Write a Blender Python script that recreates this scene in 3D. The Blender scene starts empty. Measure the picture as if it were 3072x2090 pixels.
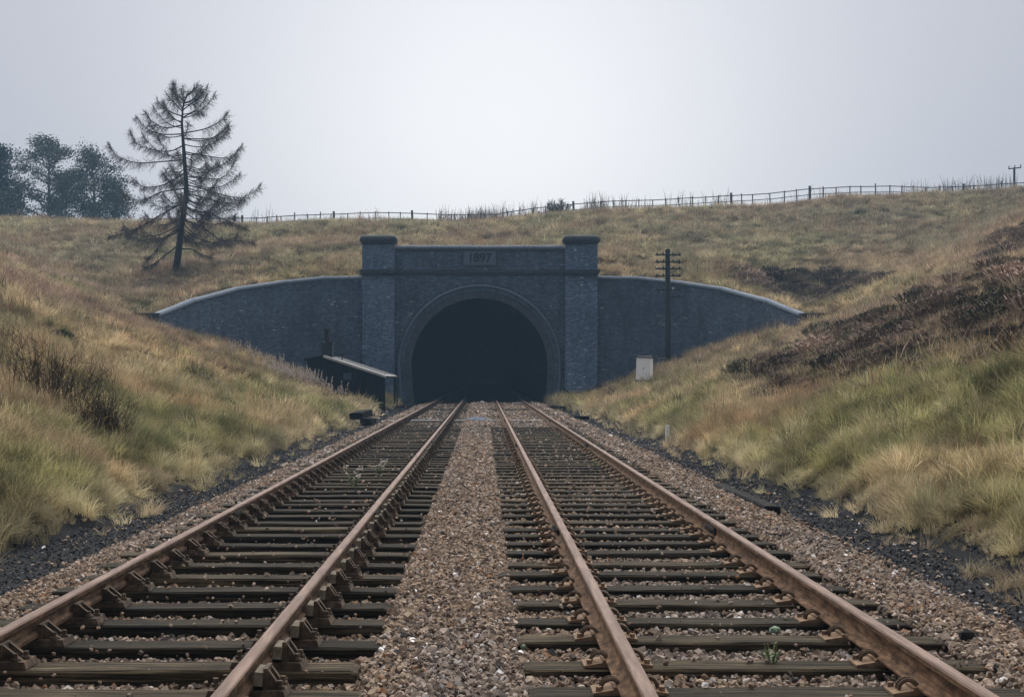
import bpy, math, random
import numpy as np
from mathutils import Vector, Matrix, Euler

R = math.radians
rng = np.random.default_rng(7)
random.seed(7)
S = bpy.context.scene
COL = S.collection

# ------------------------------------------------------------------ camera, sky, sun, exposure
cam_d = bpy.data.cameras.new('camera')
cam = bpy.data.objects.new('camera', cam_d)
COL.objects.link(cam)
cam.location = (0, 0, 1.60)
cam.rotation_euler = (R(90), 0, 0)
cam_d.sensor_width = 36
cam_d.lens = 50
cam_d.shift_x = 0.028
cam_d.shift_y = 0.0262
cam_d.clip_start = 0.1
cam_d.clip_end = 2000
S.camera = cam

SUN_EL, SUN_AZ = 47.0, 0.0          # behind a thin cloud sheet, over the hill ahead
world = bpy.data.worlds.new('World')
S.world = world
world.use_nodes = True
wn, wl = world.node_tree.nodes, world.node_tree.links
wn.clear()
sky = wn.new('ShaderNodeTexSky'); sky.sky_type = 'NISHITA'; sky.sun_disc = False
sky.sun_elevation = R(SUN_EL); sky.sun_rotation = R(SUN_AZ)
sky.air_density = 1.0; sky.dust_density = 6.0; sky.ozone_density = 1.0; sky.altitude = 100
bw = wn.new('ShaderNodeRGBToBW')
grey = wn.new('ShaderNodeMix'); grey.data_type = 'RGBA'; grey.blend_type = 'MULTIPLY'
grey.inputs[0].default_value = 1.0
grey.inputs[7].default_value = (0.98, 0.99, 1.04, 1)
mix = wn.new('ShaderNodeMix'); mix.data_type = 'RGBA'; mix.inputs[0].default_value = 0.86
flat = wn.new('ShaderNodeMix'); flat.data_type = 'RGBA'; flat.inputs[0].default_value = 0.6
flat.inputs[7].default_value = (8.45, 8.5, 8.75, 1)      # even cloud sheet
bg = wn.new('ShaderNodeBackground'); bg.inputs[1].default_value = 0.05
wo = wn.new('ShaderNodeOutputWorld')
wl.new(sky.outputs[0], bw.inputs[0]); wl.new(bw.outputs[0], grey.inputs[6])
wl.new(sky.outputs[0], mix.inputs[6]); wl.new(grey.outputs[2], mix.inputs[7])
# the sun glows through the cloud low over the hill
tc = wn.new('ShaderNodeTexCoord'); dot = wn.new('ShaderNodeVectorMath'); dot.operation = 'DOT_PRODUCT'
dot.inputs[1].default_value = (0.015, math.cos(R(6)), math.sin(R(6)))
pw = wn.new('ShaderNodeMath'); pw.operation = 'POWER'; pw.inputs[1].default_value = 42; pw.use_clamp = True
mx0 = wn.new('ShaderNodeMath'); mx0.operation = 'MAXIMUM'; mx0.inputs[1].default_value = 0.0
ma = wn.new('ShaderNodeVectorMath'); ma.operation = 'MULTIPLY_ADD'
ma.inputs[1].default_value = (0.54, 0.52, 0.45); ma.inputs[2].default_value = (0.685, 0.70, 0.755)
gl = wn.new('ShaderNodeVectorMath'); gl.operation = 'MULTIPLY'
wl.new(tc.outputs['Generated'], dot.inputs[0]); wl.new(dot.outputs['Value'], mx0.inputs[0]); wl.new(mx0.outputs[0], pw.inputs[0]); wl.new(pw.outputs[0], ma.inputs[0])
wl.new(mix.outputs[2], flat.inputs[6]); wl.new(flat.outputs[2], gl.inputs[0]); wl.new(ma.outputs[0], gl.inputs[1])
wl.new(gl.outputs[0], bg.inputs[0])
wl.new(bg.outputs[0], wo.inputs[0])

sun_d = bpy.data.lights.new('sun', 'SUN'); sun_d.energy = 3.4; sun_d.angle = R(110)
sun_d.color = (1.0, 0.96, 0.9)
sun = bpy.data.objects.new('sun', sun_d); COL.objects.link(sun)
sd = Vector((math.sin(R(SUN_AZ)) * math.cos(R(SUN_EL)), math.cos(R(SUN_AZ)) * math.cos(R(SUN_EL)), math.sin(R(SUN_EL))))
sun.rotation_euler = (-sd).to_track_quat('-Z', 'Y').to_euler()
sun.location = (0, 0, 60)

vs = S.view_settings
vs.view_transform = 'Standard'; vs.look = 'None'; vs.gamma = 1.0; vs.use_curve_mapping = False
vs.exposure = 0.87
S.render.engine = 'CYCLES'
S.cycles.max_bounces = 5; S.cycles.diffuse_bounces = 4; S.cycles.glossy_bounces = 2
S.cycles.transmission_bounces = 3; S.cycles.transparent_max_bounces = 6; S.cycles.volume_bounces = 0
S.cycles.use_denoising = True
S.cycles.denoiser = 'OPENIMAGEDENOISE'; S.cycles.denoising_prefilter = 'NONE'; S.cycles.denoising_input_passes = 'RGB_ALBEDO_NORMAL'
S.cycles.use_adaptive_sampling = False

# ------------------------------------------------------------------ helpers
def ss(a, b, x):
    t = np.clip((x - a) / (b - a), 0, 1); return t * t * (3 - 2 * t)

_tab = np.random.default_rng(3).random((256, 256))
def vnoise(x, y):
    xi = np.floor(x).astype(int); yi = np.floor(y).astype(int)
    fx = x - xi; fy = y - yi
    fx = fx * fx * (3 - 2 * fx); fy = fy * fy * (3 - 2 * fy)
    a = _tab[xi % 256, yi % 256]; b = _tab[(xi + 1) % 256, yi % 256]
    c = _tab[xi % 256, (yi + 1) % 256]; d = _tab[(xi + 1) % 256, (yi + 1) % 256]
    return (a * (1 - fx) + b * fx) * (1 - fy) + (c * (1 - fx) + d * fx) * fy
def fbm(x, y, o=3):
    s = 0; a = .5; n = 0
    for i in range(o):
        s = s + a * vnoise(x * 2 ** i + 17.3 * i, y * 2 ** i + 5.1 * i); n += a; a *= .55
    return s / n

class MB:
    """collects shapes; build() links them as ONE mesh object"""
    def __init__(s): s.v = []; s.f = []; s.m = []; s.a = []
    def add(s, vs_, fs, m=0, a=0.5):
        o = len(s.v); s.v.extend([tuple(p) for p in vs_])
        for f in fs: s.f.append(tuple(i + o for i in f)); s.m.append(m); s.a.append(a)
    def box(s, c, d, rot=None, m=0, a=0.5, top=1.0):
        hx, hy, hz = d[0] / 2, d[1] / 2, d[2] / 2
        P = [(-hx, -hy, -hz), (hx, -hy, -hz), (hx, hy, -hz), (-hx, hy, -hz),
             (-hx * top, -hy * top, hz), (hx * top, -hy * top, hz), (hx * top, hy * top, hz), (-hx * top, hy * top, hz)]
        c = Vector(c)
        P = [(rot @ Vector(p) if rot else Vector(p)) + c for p in P]
        s.add(P, [(0, 3, 2, 1), (4, 5, 6, 7), (0, 1, 5, 4), (1, 2, 6, 5), (2, 3, 7, 6), (3, 0, 4, 7)], m, a)
    def prism(s, poly, p0, ax, m=0, a=0.5):
        """poly: list of 3d points (planar, ccw seen against ax), extruded by vector ax"""
        n = len(poly); ax = Vector(ax); p0 = Vector(p0)
        A = [p0 + Vector(p) for p in poly]; B = [p + ax for p in A]
        F = [tuple(range(n))[::-1], tuple(range(n, 2 * n))] + [(i, (i + 1) % n, n + (i + 1) % n, n + i) for i in range(n)]
        s.add(A + B, F, m, a)
    def tube(s, pts, rad, n=6, m=0, a=0.5, cap=True):
        pts = [Vector(p) for p in pts]
        if not hasattr(rad, '__len__'): rad = [rad] * len(pts)
        V = []; F = []
        up = Vector((0.13, 0.21, 0.97))
        for i, p in enumerate(pts):
            t = (pts[min(i + 1, len(pts) - 1)] - pts[max(i - 1, 0)])
            if t.length < 1e-9: t = Vector((0, 0, 1))
            t.normalize()
            x = t.cross(up)
            if x.length < 1e-3: x = t.cross(Vector((1, 0, 0)))
            x.normalize(); y = t.cross(x)
            for k in range(n):
                an = 2 * math.pi * k / n
                V.append(p + (x * math.cos(an) + y * math.sin(an)) * rad[i])
        for i in range(len(pts) - 1):
            for k in range(n):
                F.append((i * n + k, i * n + (k + 1) % n, (i + 1) * n + (k + 1) % n, (i + 1) * n + k))
        if cap:
            F.append(tuple(range(n))[::-1]); F.append(tuple(range((len(pts) - 1) * n, len(pts) * n)))
        s.add(V, F, m, a)
    def mesh(s, name, mats, smooth=False):
        me = bpy.data.meshes.new(name)
        me.from_pydata(s.v, [], s.f)
        if not isinstance(mats, (list, tuple)): mats = [mats]
        for mm in mats: me.materials.append(mm)
        if len(mats) > 1: me.polygons.foreach_set('material_index', s.m)
        at = me.attributes.new('rnd', 'FLOAT', 'FACE'); at.data.foreach_set('value', s.a)
        if smooth: me.polygons.foreach_set('use_smooth', [True] * len(me.polygons))
        me.update()
        return me
    def build(s, name, mats, parent=None, smooth=False):
        return link(name, s.mesh(name, mats, smooth), parent)

def link(name, me, parent=None):
    o = bpy.data.objects.new(name, me); COL.objects.link(o)
    if parent is not None: adopt(o, parent)
    return o
def adopt(o, parent):            # built in world coordinates under a parent that is only translated
    o.parent = parent
    off = Vector((0, 0, 0)); p = parent
    while p is not None and p.parent is None and p.type == 'EMPTY':
        off = p.location.copy(); p = None
    if parent.type == 'EMPTY': o.matrix_parent_inverse = Matrix.Translation(-off)
def tag(o, label=None, cat=None, group=None, kind=None):
    if label: o['label'] = label
    if cat: o['category'] = cat
    if group: o['group'] = group
    if kind: o['kind'] = kind
    return o
def thing(name, loc, label, cat, group=None):
    o = bpy.data.objects.new(name, None); o.empty_display_size = .2; COL.objects.link(o); o.location = loc
    return tag(o, label, cat, group)

# ------------------------------------------------------------------ materials
def mat(name): 
    m = bpy.data.materials.new(name); m.use_nodes = True
    nt = m.node_tree; b = nt.nodes['Principled BSDF']
    b.inputs['Specular IOR Level'].default_value = 0.25
    return m, nt, b
def ramp(nt, cols, fac=None):
    r = nt.nodes.new('ShaderNodeValToRGB'); e = r.color_ramp.elements
    while len(e) > 1: e.remove(e[-1])
    e[0].position = cols[0][0]; e[0].color = (*cols[0][1], 1)
    for p, c in cols[1:]:
        k = e.new(p); k.color = (*c, 1)
    if fac is not None: nt.links.new(fac, r.inputs[0])
    return r.outputs[0]
def noise(nt, scale, detail=4, rough=.6, vec=None, stretch=None):
    n = nt.nodes.new('ShaderNodeTexNoise'); n.inputs['Scale'].default_value = scale
    n.inputs['Detail'].default_value = detail; n.inputs['Roughness'].default_value = rough
    if vec is None:
        g = nt.nodes.new('ShaderNodeNewGeometry'); vec = g.outputs['Position']
    if stretch:
        mp = nt.nodes.new('ShaderNodeMapping'); mp.inputs['Scale'].default_value = stretch
        nt.links.new(vec, mp.inputs[0]); vec = mp.outputs[0]
    nt.links.new(vec, n.inputs['Vector'])
    return n.outputs['Fac']
def attr(nt, name, kind='GEOMETRY'):
    a = nt.nodes.new('ShaderNodeAttribute'); a.attribute_name = name; a.attribute_type = kind
    return a
def mul(nt, a, b, fac=1.0, mode='MULTIPLY'):
    m = nt.nodes.new('ShaderNodeMix'); m.data_type = 'RGBA'; m.blend_type = mode; m.inputs[0].default_value = fac
    for s_, i in ((a, 6), (b, 7)):
        if isinstance(s_, tuple): m.inputs[i].default_value = (*s_, 1)
        else: nt.links.new(s_, m.inputs[i])
    return m.outputs[2]
def mixf(nt, a, b, f):
    m = nt.nodes.new('ShaderNodeMix'); m.data_type = 'RGBA'
    nt.links.new(f, m.inputs[0])
    for s_, i in ((a, 6), (b, 7)):
        if isinstance(s_, tuple): m.inputs[i].default_value = (*s_, 1)
        else: nt.links.new(s_, m.inputs[i])
    return m.outputs[2]
def bump(nt, b, h, strength=.4, dist=.02):
    n = nt.nodes.new('ShaderNodeBump'); n.inputs['Strength'].default_value = strength; n.inputs['Distance'].default_value = dist
    nt.links.new(h, n.inputs['Height']); nt.links.new(n.outputs[0], b.inputs['Normal'])

def simple(name, cols, scale=6, rough=.85, stretch=None, bmp=.3, bdist=.01, local=False, spec=.25, detail=5):
    m, nt, b = mat(name)
    vec = None
    if local:
        tc = nt.nodes.new('ShaderNodeTexCoord'); vec = tc.outputs['Object']
    n = noise(nt, scale, detail, .65, vec, stretch)
    c = ramp(nt, cols, n)
    nt.links.new(c, b.inputs['Base Color']); b.inputs['Roughness'].default_value = rough
    b.inputs['Specular IOR Level'].default_value = spec
    if bmp: bump(nt, b, n, bmp, bdist)
    return m

def brick_mat(name, cols, stain):
    m, nt, b = mat(name)
    a = attr(nt, 'rnd')
    c = ramp(nt, cols, a.outputs['Fac'])
    n1 = noise(nt, .45, 5, .6); n2 = noise(nt, 1.0, 4, .6, None, (3.0, 3.0, .35))
    s1 = ramp(nt, [(.35, stain), (.62, (1, 1, 1))], n1)
    s2 = ramp(nt, [(.3, (.74, .74, .75)), (.6, (1, 1, 1)), (.8, (1.1, 1.1, 1.08))], n2)
    c = mul(nt, mul(nt, c, s1), s2)
    nt.links.new(c, b.inputs['Base Color']); b.inputs['Roughness'].default_value = .72
    bump(nt, b, noise(nt, 60, 2), .25, .004)
    return m

M = {}
blue = [(0, (.064, .09, .138)), (.35, (.085, .119, .18)), (.7, (.104, .145, .215)), (.94, (.13, .176, .252)), (.985, (.17, .217, .29)), (1, (.3, .35, .4))]
M['brick'] = brick_mat('blue_brick', blue, (.68, .69, .7))
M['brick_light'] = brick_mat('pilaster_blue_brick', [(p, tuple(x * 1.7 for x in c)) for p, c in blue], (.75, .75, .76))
M['mortar'] = simple('sooty_mortar', [(.3, (.035, .042, .055)), (.7, (.08, .095, .12))], 3)
M['coping'] = simple('coping_brick_grey', [(.25, (.12, .15, .2)), (.75, (.22, .26, .32))], 9, .7)
M['stone_dark'] = simple('dark_stone', [(.3, (.026, .032, .04)), (.7, (.065, .074, .088))], 7, .8)
M['soot'] = simple('sooty_brick', [(.3, (.008, .009, .011)), (.7, (.028, .03, .034))], 7, .85)
M['tablet'] = simple('tablet_stone', [(.3, (.082, .11, .157)), (.7, (.122, .158, .217))], 5, .8)
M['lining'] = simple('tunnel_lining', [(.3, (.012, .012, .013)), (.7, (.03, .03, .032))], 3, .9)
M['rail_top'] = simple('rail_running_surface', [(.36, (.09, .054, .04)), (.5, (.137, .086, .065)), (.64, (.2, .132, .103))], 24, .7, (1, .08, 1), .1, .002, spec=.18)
M['rust'] = simple('rail_rust', [(.36, (.026, .017, .012)), (.48, (.06, .036, .024)), (.58, (.1, .062, .04)), (.7, (.17, .105, .066))], 22, .9, (1, .3, 1), .5, .004, spec=.1, detail=8)  # rust colour, darkened further to stand in for shade on the rail sides
M['rust_fb'] = simple('flat_rail_side_rust_shaded', [(.36, (.04, .025, .017)), (.48, (.095, .056, .034)), (.58, (.15, .09, .054)), (.7, (.23, .14, .085))], 22, .9, (1, .3, 1), .5, .004, spec=.1, detail=8)  # flat-bottomed rail rust, with the shade of the web mixed into its colour
M['chair'] = simple('cast_iron_chair_rust', [(.3, (.022, .016, .012)), (.5, (.06, .042, .028)), (.72, (.15, .102, .066)), (.85, (.24, .165, .105))], 13, .9, None, .4, .004)
M['plate'] = simple('baseplate_rust', [(.3, (.09, .06, .04)), (.52, (.19, .125, .08)), (.78, (.3, .2, .12))], 14, .9, None, .4, .004)
M['spike'] = simple('spike_iron', [(.3, (.05, .034, .022)), (.75, (.14, .09, .055))], 20, .8)
M['iron'] = simple('dark_iron', [(.3, (.018, .018, .018)), (.75, (.05, .045, .04))], 15, .7)
M['key'] = simple('oak_key', [(.3, (.07, .06, .045)), (.7, (.21, .18, .13))], 25, .9, (1, .15, 1), .4, .003)

def sleeper_mat():
    m, nt, b = mat('creosoted_timber')
    tc = nt.nodes.new('ShaderNodeTexCoord'); oi = nt.nodes.new('ShaderNodeObjectInfo')
    ad = nt.nodes.new('ShaderNodeVectorMath'); ad.operation = 'ADD'
    cb = nt.nodes.new('ShaderNodeCombineXYZ')
    mm = nt.nodes.new('ShaderNodeMath'); mm.operation = 'MULTIPLY'; mm.inputs[1].default_value = 37
    nt.links.new(oi.outputs['Random'], mm.inputs[0])
    for i in range(3): nt.links.new(mm.outputs[0], cb.inputs[i])
    nt.links.new(tc.outputs['Object'], ad.inputs[0]); nt.links.new(cb.outputs[0], ad.inputs[1])
    g = noise(nt, 9, 6, .75, ad.outputs[0], (.16, 5, 5)); w = noise(nt, 2.2, 3, .6, ad.outputs[0])
    c = ramp(nt, [(.36, (.006, .005, .004)), (.46, (.018, .015, .011)), (.54, (.042, .035, .026)), (.66, (.12, .1, .075))], g)
    c = mul(nt, c, ramp(nt, [(.3, (.6, .62, .6)), (.7, (1.25, 1.2, 1.1))], w))
    c = mul(nt, c, ramp(nt, [(0, (.55, .55, .55)), (.5, (.9, .88, .85)), (1, (1.6, 1.5, 1.35))], oi.outputs['Random']))
    nt.links.new(c, b.inputs['Base Color']); b.inputs['Roughness'].default_value = .9; b.inputs['Specular IOR Level'].default_value = .1
    bump(nt, b, g, .9, .012)
    return m
M['sleeper'] = sleeper_mat()
M['old_timber'] = simple('old_dark_timber', [(.35, (.008, .008, .009)), (.55, (.02, .02, .02)), (.75, (.045, .044, .042))], 14, .95, (1, 1, 1), .5, .006, spec=.05)
M['pale_plank'] = simple('pale_plank', [(.3, (.16, .15, .14)), (.7, (.3, .29, .28))], 10, .9, (.3, 4, 4))
M['black_board'] = simple('tarred_boards', [(.3, (.005, .006, .006)), (.75, (.014, .015, .016))], 6, .9, (4, 4, .5), spec=.1)
M['felt'] = simple('weathered_roof_felt', [(.3, (.3, .3, .3)), (.7, (.46, .46, .45))], 5, .85)
M['white_paint'] = simple('chalky_white_paint', [(.25, (.8, .82, .85)), (.6, (.9, .91, .93))], 4, .6)
M['roof_dark'] = simple('dark_lid', [(.3, (.03, .03, .032)), (.7, (.07, .07, .072))], 5, .7)
M['pole'] = simple('creosoted_pole', [(.3, (.014, .016, .016)), (.7, (.045, .048, .044))], 8, .85, (4, 4, .3))
M['porcelain'] = simple('porcelain', [(.3, (.6, .62, .63)), (.7, (.75, .76, .77))], 5, .3)
M['fence'] = simple('grey_fence_wood', [(.3, (.1, .1, .102)), (.7, (.19, .188, .18))], 8, .9, (3, 3, .4))
M['bark'] = simple('larch_bark', [(.3, (.018, .016, .015)), (.7, (.055, .048, .042))], 12, .9, (2, 2, .5), .6, .02)
M['twig'] = simple('larch_twig', [(.3, (.055, .042, .043)), (.7, (.12, .093, .088))], 3, .9, bmp=0)
M['bark2'] = simple('far_bark', [(.3, (.055, .053, .052)), (.7, (.11, .105, .1))], 5, .9, bmp=0)
M['leaf_far'] = simple('far_leaf', [(.3, (.04, .05, .042)), (.7, (.095, .105, .075))], 1.2, .9, bmp=0)
M['conifer'] = simple('far_conifer', [(.3, (.012, .022, .02)), (.7, (.03, .045, .036))], 1.2, .9, bmp=0)
M['shrub_twig'] = simple('shrub_twig', [(.3, (.03, .022, .016)), (.7, (.075, .052, .036))], 9, .9, bmp=0)
M['yellow_leaf'] = simple('yellow_leaf', [(.3, (.26, .17, .05)), (.7, (.42, .32, .12))], 9, .8, bmp=0)
M['dark_green'] = simple('dark_green_leaf', [(.3, (.018, .03, .014)), (.7, (.045, .062, .028))], 6, .8, bmp=0)
M['weed_green'] = simple('weed_green_leaf', [(.3, (.07, .1, .04)), (.7, (.16, .2, .09))], 9, .8, bmp=0)
M['seed'] = simple('pale_seed', [(.3, (.42, .36, .32)), (.7, (.62, .56, .52))], 9, .9, bmp=0)
M['copper_green'] = simple('verdigris_scrap', [(.3, (.09, .14, .095)), (.7, (.2, .28, .2))], 20, .7)

def tint_mat(name, rough=.9, translucent=0.0, nscale=None):
    m, nt, b = mat(name)
    a = attr(nt, 'tint', 'INSTANCER'); c = a.outputs['Color']
    if nscale:
        n = noise(nt, nscale, 3, .6); c = mul(nt, c, ramp(nt, [(.3, (.7, .7, .7)), (.7, (1.25, 1.25, 1.25))], n))
    nt.links.new(c, b.inputs['Base Color']); b.inputs['Roughness'].default_value = rough
    b.inputs['Specular IOR Level'].default_value = .12
    if translucent:
        tr = nt.nodes.new('ShaderNodeBsdfTranslucent'); mx = nt.nodes.new('ShaderNodeMixShader')
        mx.inputs[0].default_value = translucent
        nt.links.new(c, tr.inputs[0]); nt.links.new(b.outputs[0], mx.inputs[1]); nt.links.new(tr.outputs[0], mx.inputs[2])
        nt.links.new(mx.outputs[0], nt.nodes['Material Output'].inputs[0])
    return m
M['grass'] = tint_mat('grass_blades', .9, .42)
M['stone'] = tint_mat('ballast_stone', .9, 0, 40)
M['heath'] = tint_mat('heath_twigs', .95, 0)

def ground_mat():
    m, nt, b = mat('cutting_soil')
    g = nt.nodes.new('ShaderNodeNewGeometry'); sp = nt.nodes.new('ShaderNodeSeparateXYZ')
    nt.links.new(g.outputs['Position'], sp.inputs[0])
    ab = nt.nodes.new('ShaderNodeMath'); ab.operation = 'ABSOLUTE'; nt.links.new(sp.outputs['X'], ab.inputs[0])
    wob = noise(nt, 1.3, 4, .6)
    ma = nt.nodes.new('ShaderNodeMath'); ma.operation = 'MULTIPLY_ADD'; ma.inputs[1].default_value = .55
    nt.links.new(wob, ma.inputs[0]); nt.links.new(ab.outputs[0], ma.inputs[2])
    n1 = noise(nt, 28, 5, .75); n2 = noise(nt, .5, 5, .6)
    ball = ramp(nt, [(.3, (.05, .038, .028)), (.5, (.13, .098, .072)), (.72, (.24, .19, .15))], n1)
    cind = ramp(nt, [(.3, (.006, .007, .008)), (.6, (.016, .017, .02)), (.8, (.045, .047, .052))], n1)
    soil = ramp(nt, [(.3, (.07, .06, .03)), (.5, (.12, .1, .05)), (.7, (.17, .135, .075))], n2)
    st = nt.nodes.new('ShaderNodeMapRange'); st.inputs[1].default_value = 3.72; st.inputs[2].default_value = 3.92
    nt.links.new(ma.outputs[0], st.inputs[0])
    st2 = nt.nodes.new('ShaderNodeMapRange'); st2.inputs[1].default_value = 4.95; st2.inputs[2].default_value = 5.1
    nt.links.new(ma.outputs[0], st2.inputs[0])
    c = mixf(nt, mixf(nt, ball, cind, st.outputs[0]), soil, st2.outputs[0])
    nt.links.new(c, b.inputs['Base Color']); b.inputs['Roughness'].default_value = .95
    b.inputs['Specular IOR Level'].default_value = .1
    bump(nt, b, n1, .8, .03)
    return m
M['ground'] = ground_mat()

# ------------------------------------------------------------------ the ground
XC = -0.20
WT = np.array([0, .23, .44, .66, .86, 1.0]); WZ = np.array([7.41, 7.34, 7.03, 6.52, 5.69, 4.82])
GX = np.array([-250, -80, -42.5, -22, -13.2, -6.2, -1.5, 4.4, 7.9, 14.9, 21.8, 28.7, 35.7, 43, 47.5, 80, 250.])
GZ = np.array([14.5, 15.2, 15.5, 15.1, 15.2, 15.3, 15.2, 15.85, 16.1, 16.4, 16.7, 17.2, 17.6, 18.0, 18.3, 19.5, 22.])
def wing_y(ax):
    t = np.clip((ax - 6.85) / 9.9, 0, 1); return np.where(ax < 6.85, 83.0, 83.1 - 9.1 * t * t)
def wing_top(ax):
    t = np.clip((ax - 6.85) / 9.9, 0, 1); return np.interp(t, WT, WZ)
def smax(a, b, k): return .5 * (a + b + np.sqrt((a - b) ** 2 + k * k))
def smin(a, b, k): return .5 * (a + b - np.sqrt((a - b) ** 2 + k * k))
def foot(X, Y):
    wob = .6 * (fbm(Y * .75, X * 0 + 3.3 + np.sign(X) * 9, 2) - .5)
    fl = 4.72 + wob; fr = 4.62 - .95 * ss(58, 80, Y) + wob
    return np.where(X < 0, -X - fl, X - fr)
def height(X, Y, back=None):
    X = np.asarray(X, float); Y = np.asarray(Y, float)
    ax = np.abs(X - XC); yw = wing_y(ax)
    if back is None: back = Y > yw
    d = foot(X, Y); a = np.abs(X)
    bed = np.where((X > -.63) & (X < .2), -.045, -.10)
    bed = np.where(a > 2.75, -.05 - .09 * ss(3.15, 3.75, a) , bed)
    dd = np.maximum(d, 0)
    bank = -.12 + .395 * dd + .16 * (1 - np.exp(-dd / .18))
    lump = (fbm(X * .16, Y * .16, 3) - .5) * 1.1 + (fbm(X * .8 + 40, Y * .8, 3) - .5) * .34
    hutdip = -.05 * ss(58, 64, Y) * ss(78, 74, Y) * (X < 0) * ss(10.5, 6, np.abs(X))
    bank = bank + lump * ss(.2, 4, d) * ss(82, 60, Y) - hutdip * ss(0, 1, d) - .62 * ss(42, 66, Y) * ss(.2, 2.2, d)
    bank = bank - .6 * np.exp(-((ax - 17.2) / 2.3) ** 2 - ((Y - 71.5) / 4.5) ** 2)     # hollow at the wing-wall ends
    front = np.where(d > 0, bank, bed)
    GG = np.interp(X, GX, GZ)
    wt = wing_top(ax) - .12
    hd = np.where(ax < 16.75, wt + (GG + .15 - wt) / (124 - yw) * (Y - yw), 3.95 + (GG + .15 - 3.95) / 50. * (Y - 74.0))
    hd = hd + lump * ss(0, 6, Y - yw)
    outer = smax(front, hd, .5)
    z = np.where(ax >= 16.75, outer, np.where(back, np.maximum(hd, front - .6), front))
    G = GG + lump * .3 - .3
    z = np.where(d > .3, smin(z, G, .9), z)
    z = np.where(back & (ax < 16.75), smin(hd, G, .9), z)
    return z

def build_ground():
    xs = np.unique(np.round(np.concatenate([
        np.arange(-5.6, 5.61, .14), np.arange(5.8, 20, .35), -np.arange(5.8, 20, .35),
        np.arange(20, 60, .8), -np.arange(20, 60, .8), np.arange(60, 251, 12), -np.arange(60, 251, 12),
        XC + np.array([-16.75, 16.75, -6.9, 6.9])]), 3))
    fy = np.concatenate([np.linspace(-60, 6, 12), np.arange(6.5, 40, .5), np.arange(40, 71, .8)])
    tail = np.linspace(0, 1, 16)[1:]
    by = np.concatenate([np.arange(0, 53, .8), [56, 60, 66, 75, 90, 110, 140, 180, 230, 290, 365]])
    yw = wing_y(np.abs(xs - XC)); ny = []
    V = []; nx = len(xs)
    rows = []
    for y in fy: rows.append((np.full(nx, y), False))
    for t in tail: rows.append((fy[-1] + (yw - fy[-1]) * t, False))
    jw = len(rows) - 1
    for b_ in by: rows.append((np.where(np.abs(xs - XC) < 16.75, yw + .25, yw + .02) + b_ + (83 - yw) * min(1, b_ / 20), True))
    for Y, bk in rows:
        ax = np.abs(xs - XC)
        Z = height(xs, Y, np.full(nx, bk))
        V.append(np.stack([xs, Y, Z], 1))
    V = np.concatenate(V); nr = len(rows)
    F = []
    for j in range(nr - 1):
        for i in range(nx - 1):
            if j == jw and abs((xs[i] + xs[i + 1]) / 2 - XC) < 16.7: continue
            F.append((j * nx + i, j * nx + i + 1, (j + 1) * nx + i + 1, (j + 1) * nx + i))
    me = bpy.data.meshes.new('ground'); me.from_pydata(V.tolist(), [], F)
    me.materials.append(M['ground']); me.polygons.foreach_set('use_smooth', [True] * len(me.polygons))
    tag(link('ground', me), 'grassy railway cutting and hillside with ballast bed', None, None, 'structure')
build_ground()

# ------------------------------------------------------------------ brickwork
def brickwork(mb, pos, s0, s1, z0, z1, keep, L=.235, H=.086, j=.011, depth=.03):
    """bricks on a surface: pos(s) -> (x, y, tangent, normal)"""
    nrow = int((z1 - z0) / H)
    for r in range(nrow):
        za = z0 + r * H; zb = za + H - j
        l = L if r % 2 else L / 2
        s = s0 - (l / 2 if r % 4 > 1 else 0)
        while s < s1:
            a = max(s, s0); b = min(s + l - j, s1)
            s += l
            if b - a < .05: continue
            if not keep(a, b, za, zb): continue
            pr = random.uniform(0, .009)
            rv = random.random()
            if random.random() < .006: rv = 1.0
            (xa, ya, na), (xb, yb, nb) = pos(a), pos(b)
            o = depth + pr
            P = [(xa, ya, za), (xb, yb, za), (xb, yb, zb), (xa, ya, zb),
                 (xa + na[0] * o, ya + na[1] * o, za), (xb + nb[0] * o, yb + nb[1] * o, za),
                 (xb + nb[0] * o, yb + nb[1] * o, zb), (xa + na[0] * o, ya + na[1] * o, zb)]
            mb.add(P, [(4, 5, 6, 7), (0, 1, 5, 4), (1, 2, 6, 5), (2, 3, 7, 6), (3, 0, 4, 7)], 0, rv * .985 if rv < 1 else 1.0)

AX, AZ, AR = -.22, 2.12, 3.98          # arch centre x, springing z, intrados radius
def arch_hw(z, r=AR):                  # half width of a horseshoe of radius r at height z
    if z >= AZ: 
        q = r * r - (z - AZ) ** 2
        return math.sqrt(q) if q > 0 else -1
    return r - .035 * (AZ - z) ** 2
def arch_pts(r, n=48):
    P = []
    for i in range(9): 
        z = -.35 + (AZ + .35) * i / 9; P.append((AX - arch_hw(z, r), z))
    for i in range(n + 1):
        a = math.pi * (1 - i / n); P.append((AX + r * math.cos(a), AZ + r * math.sin(a)))
    for i in range(8, -1, -1):
        z = -.35 + (AZ + .35) * i / 9; P.append((AX + arch_hw(z, r), z))
    return P

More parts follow.
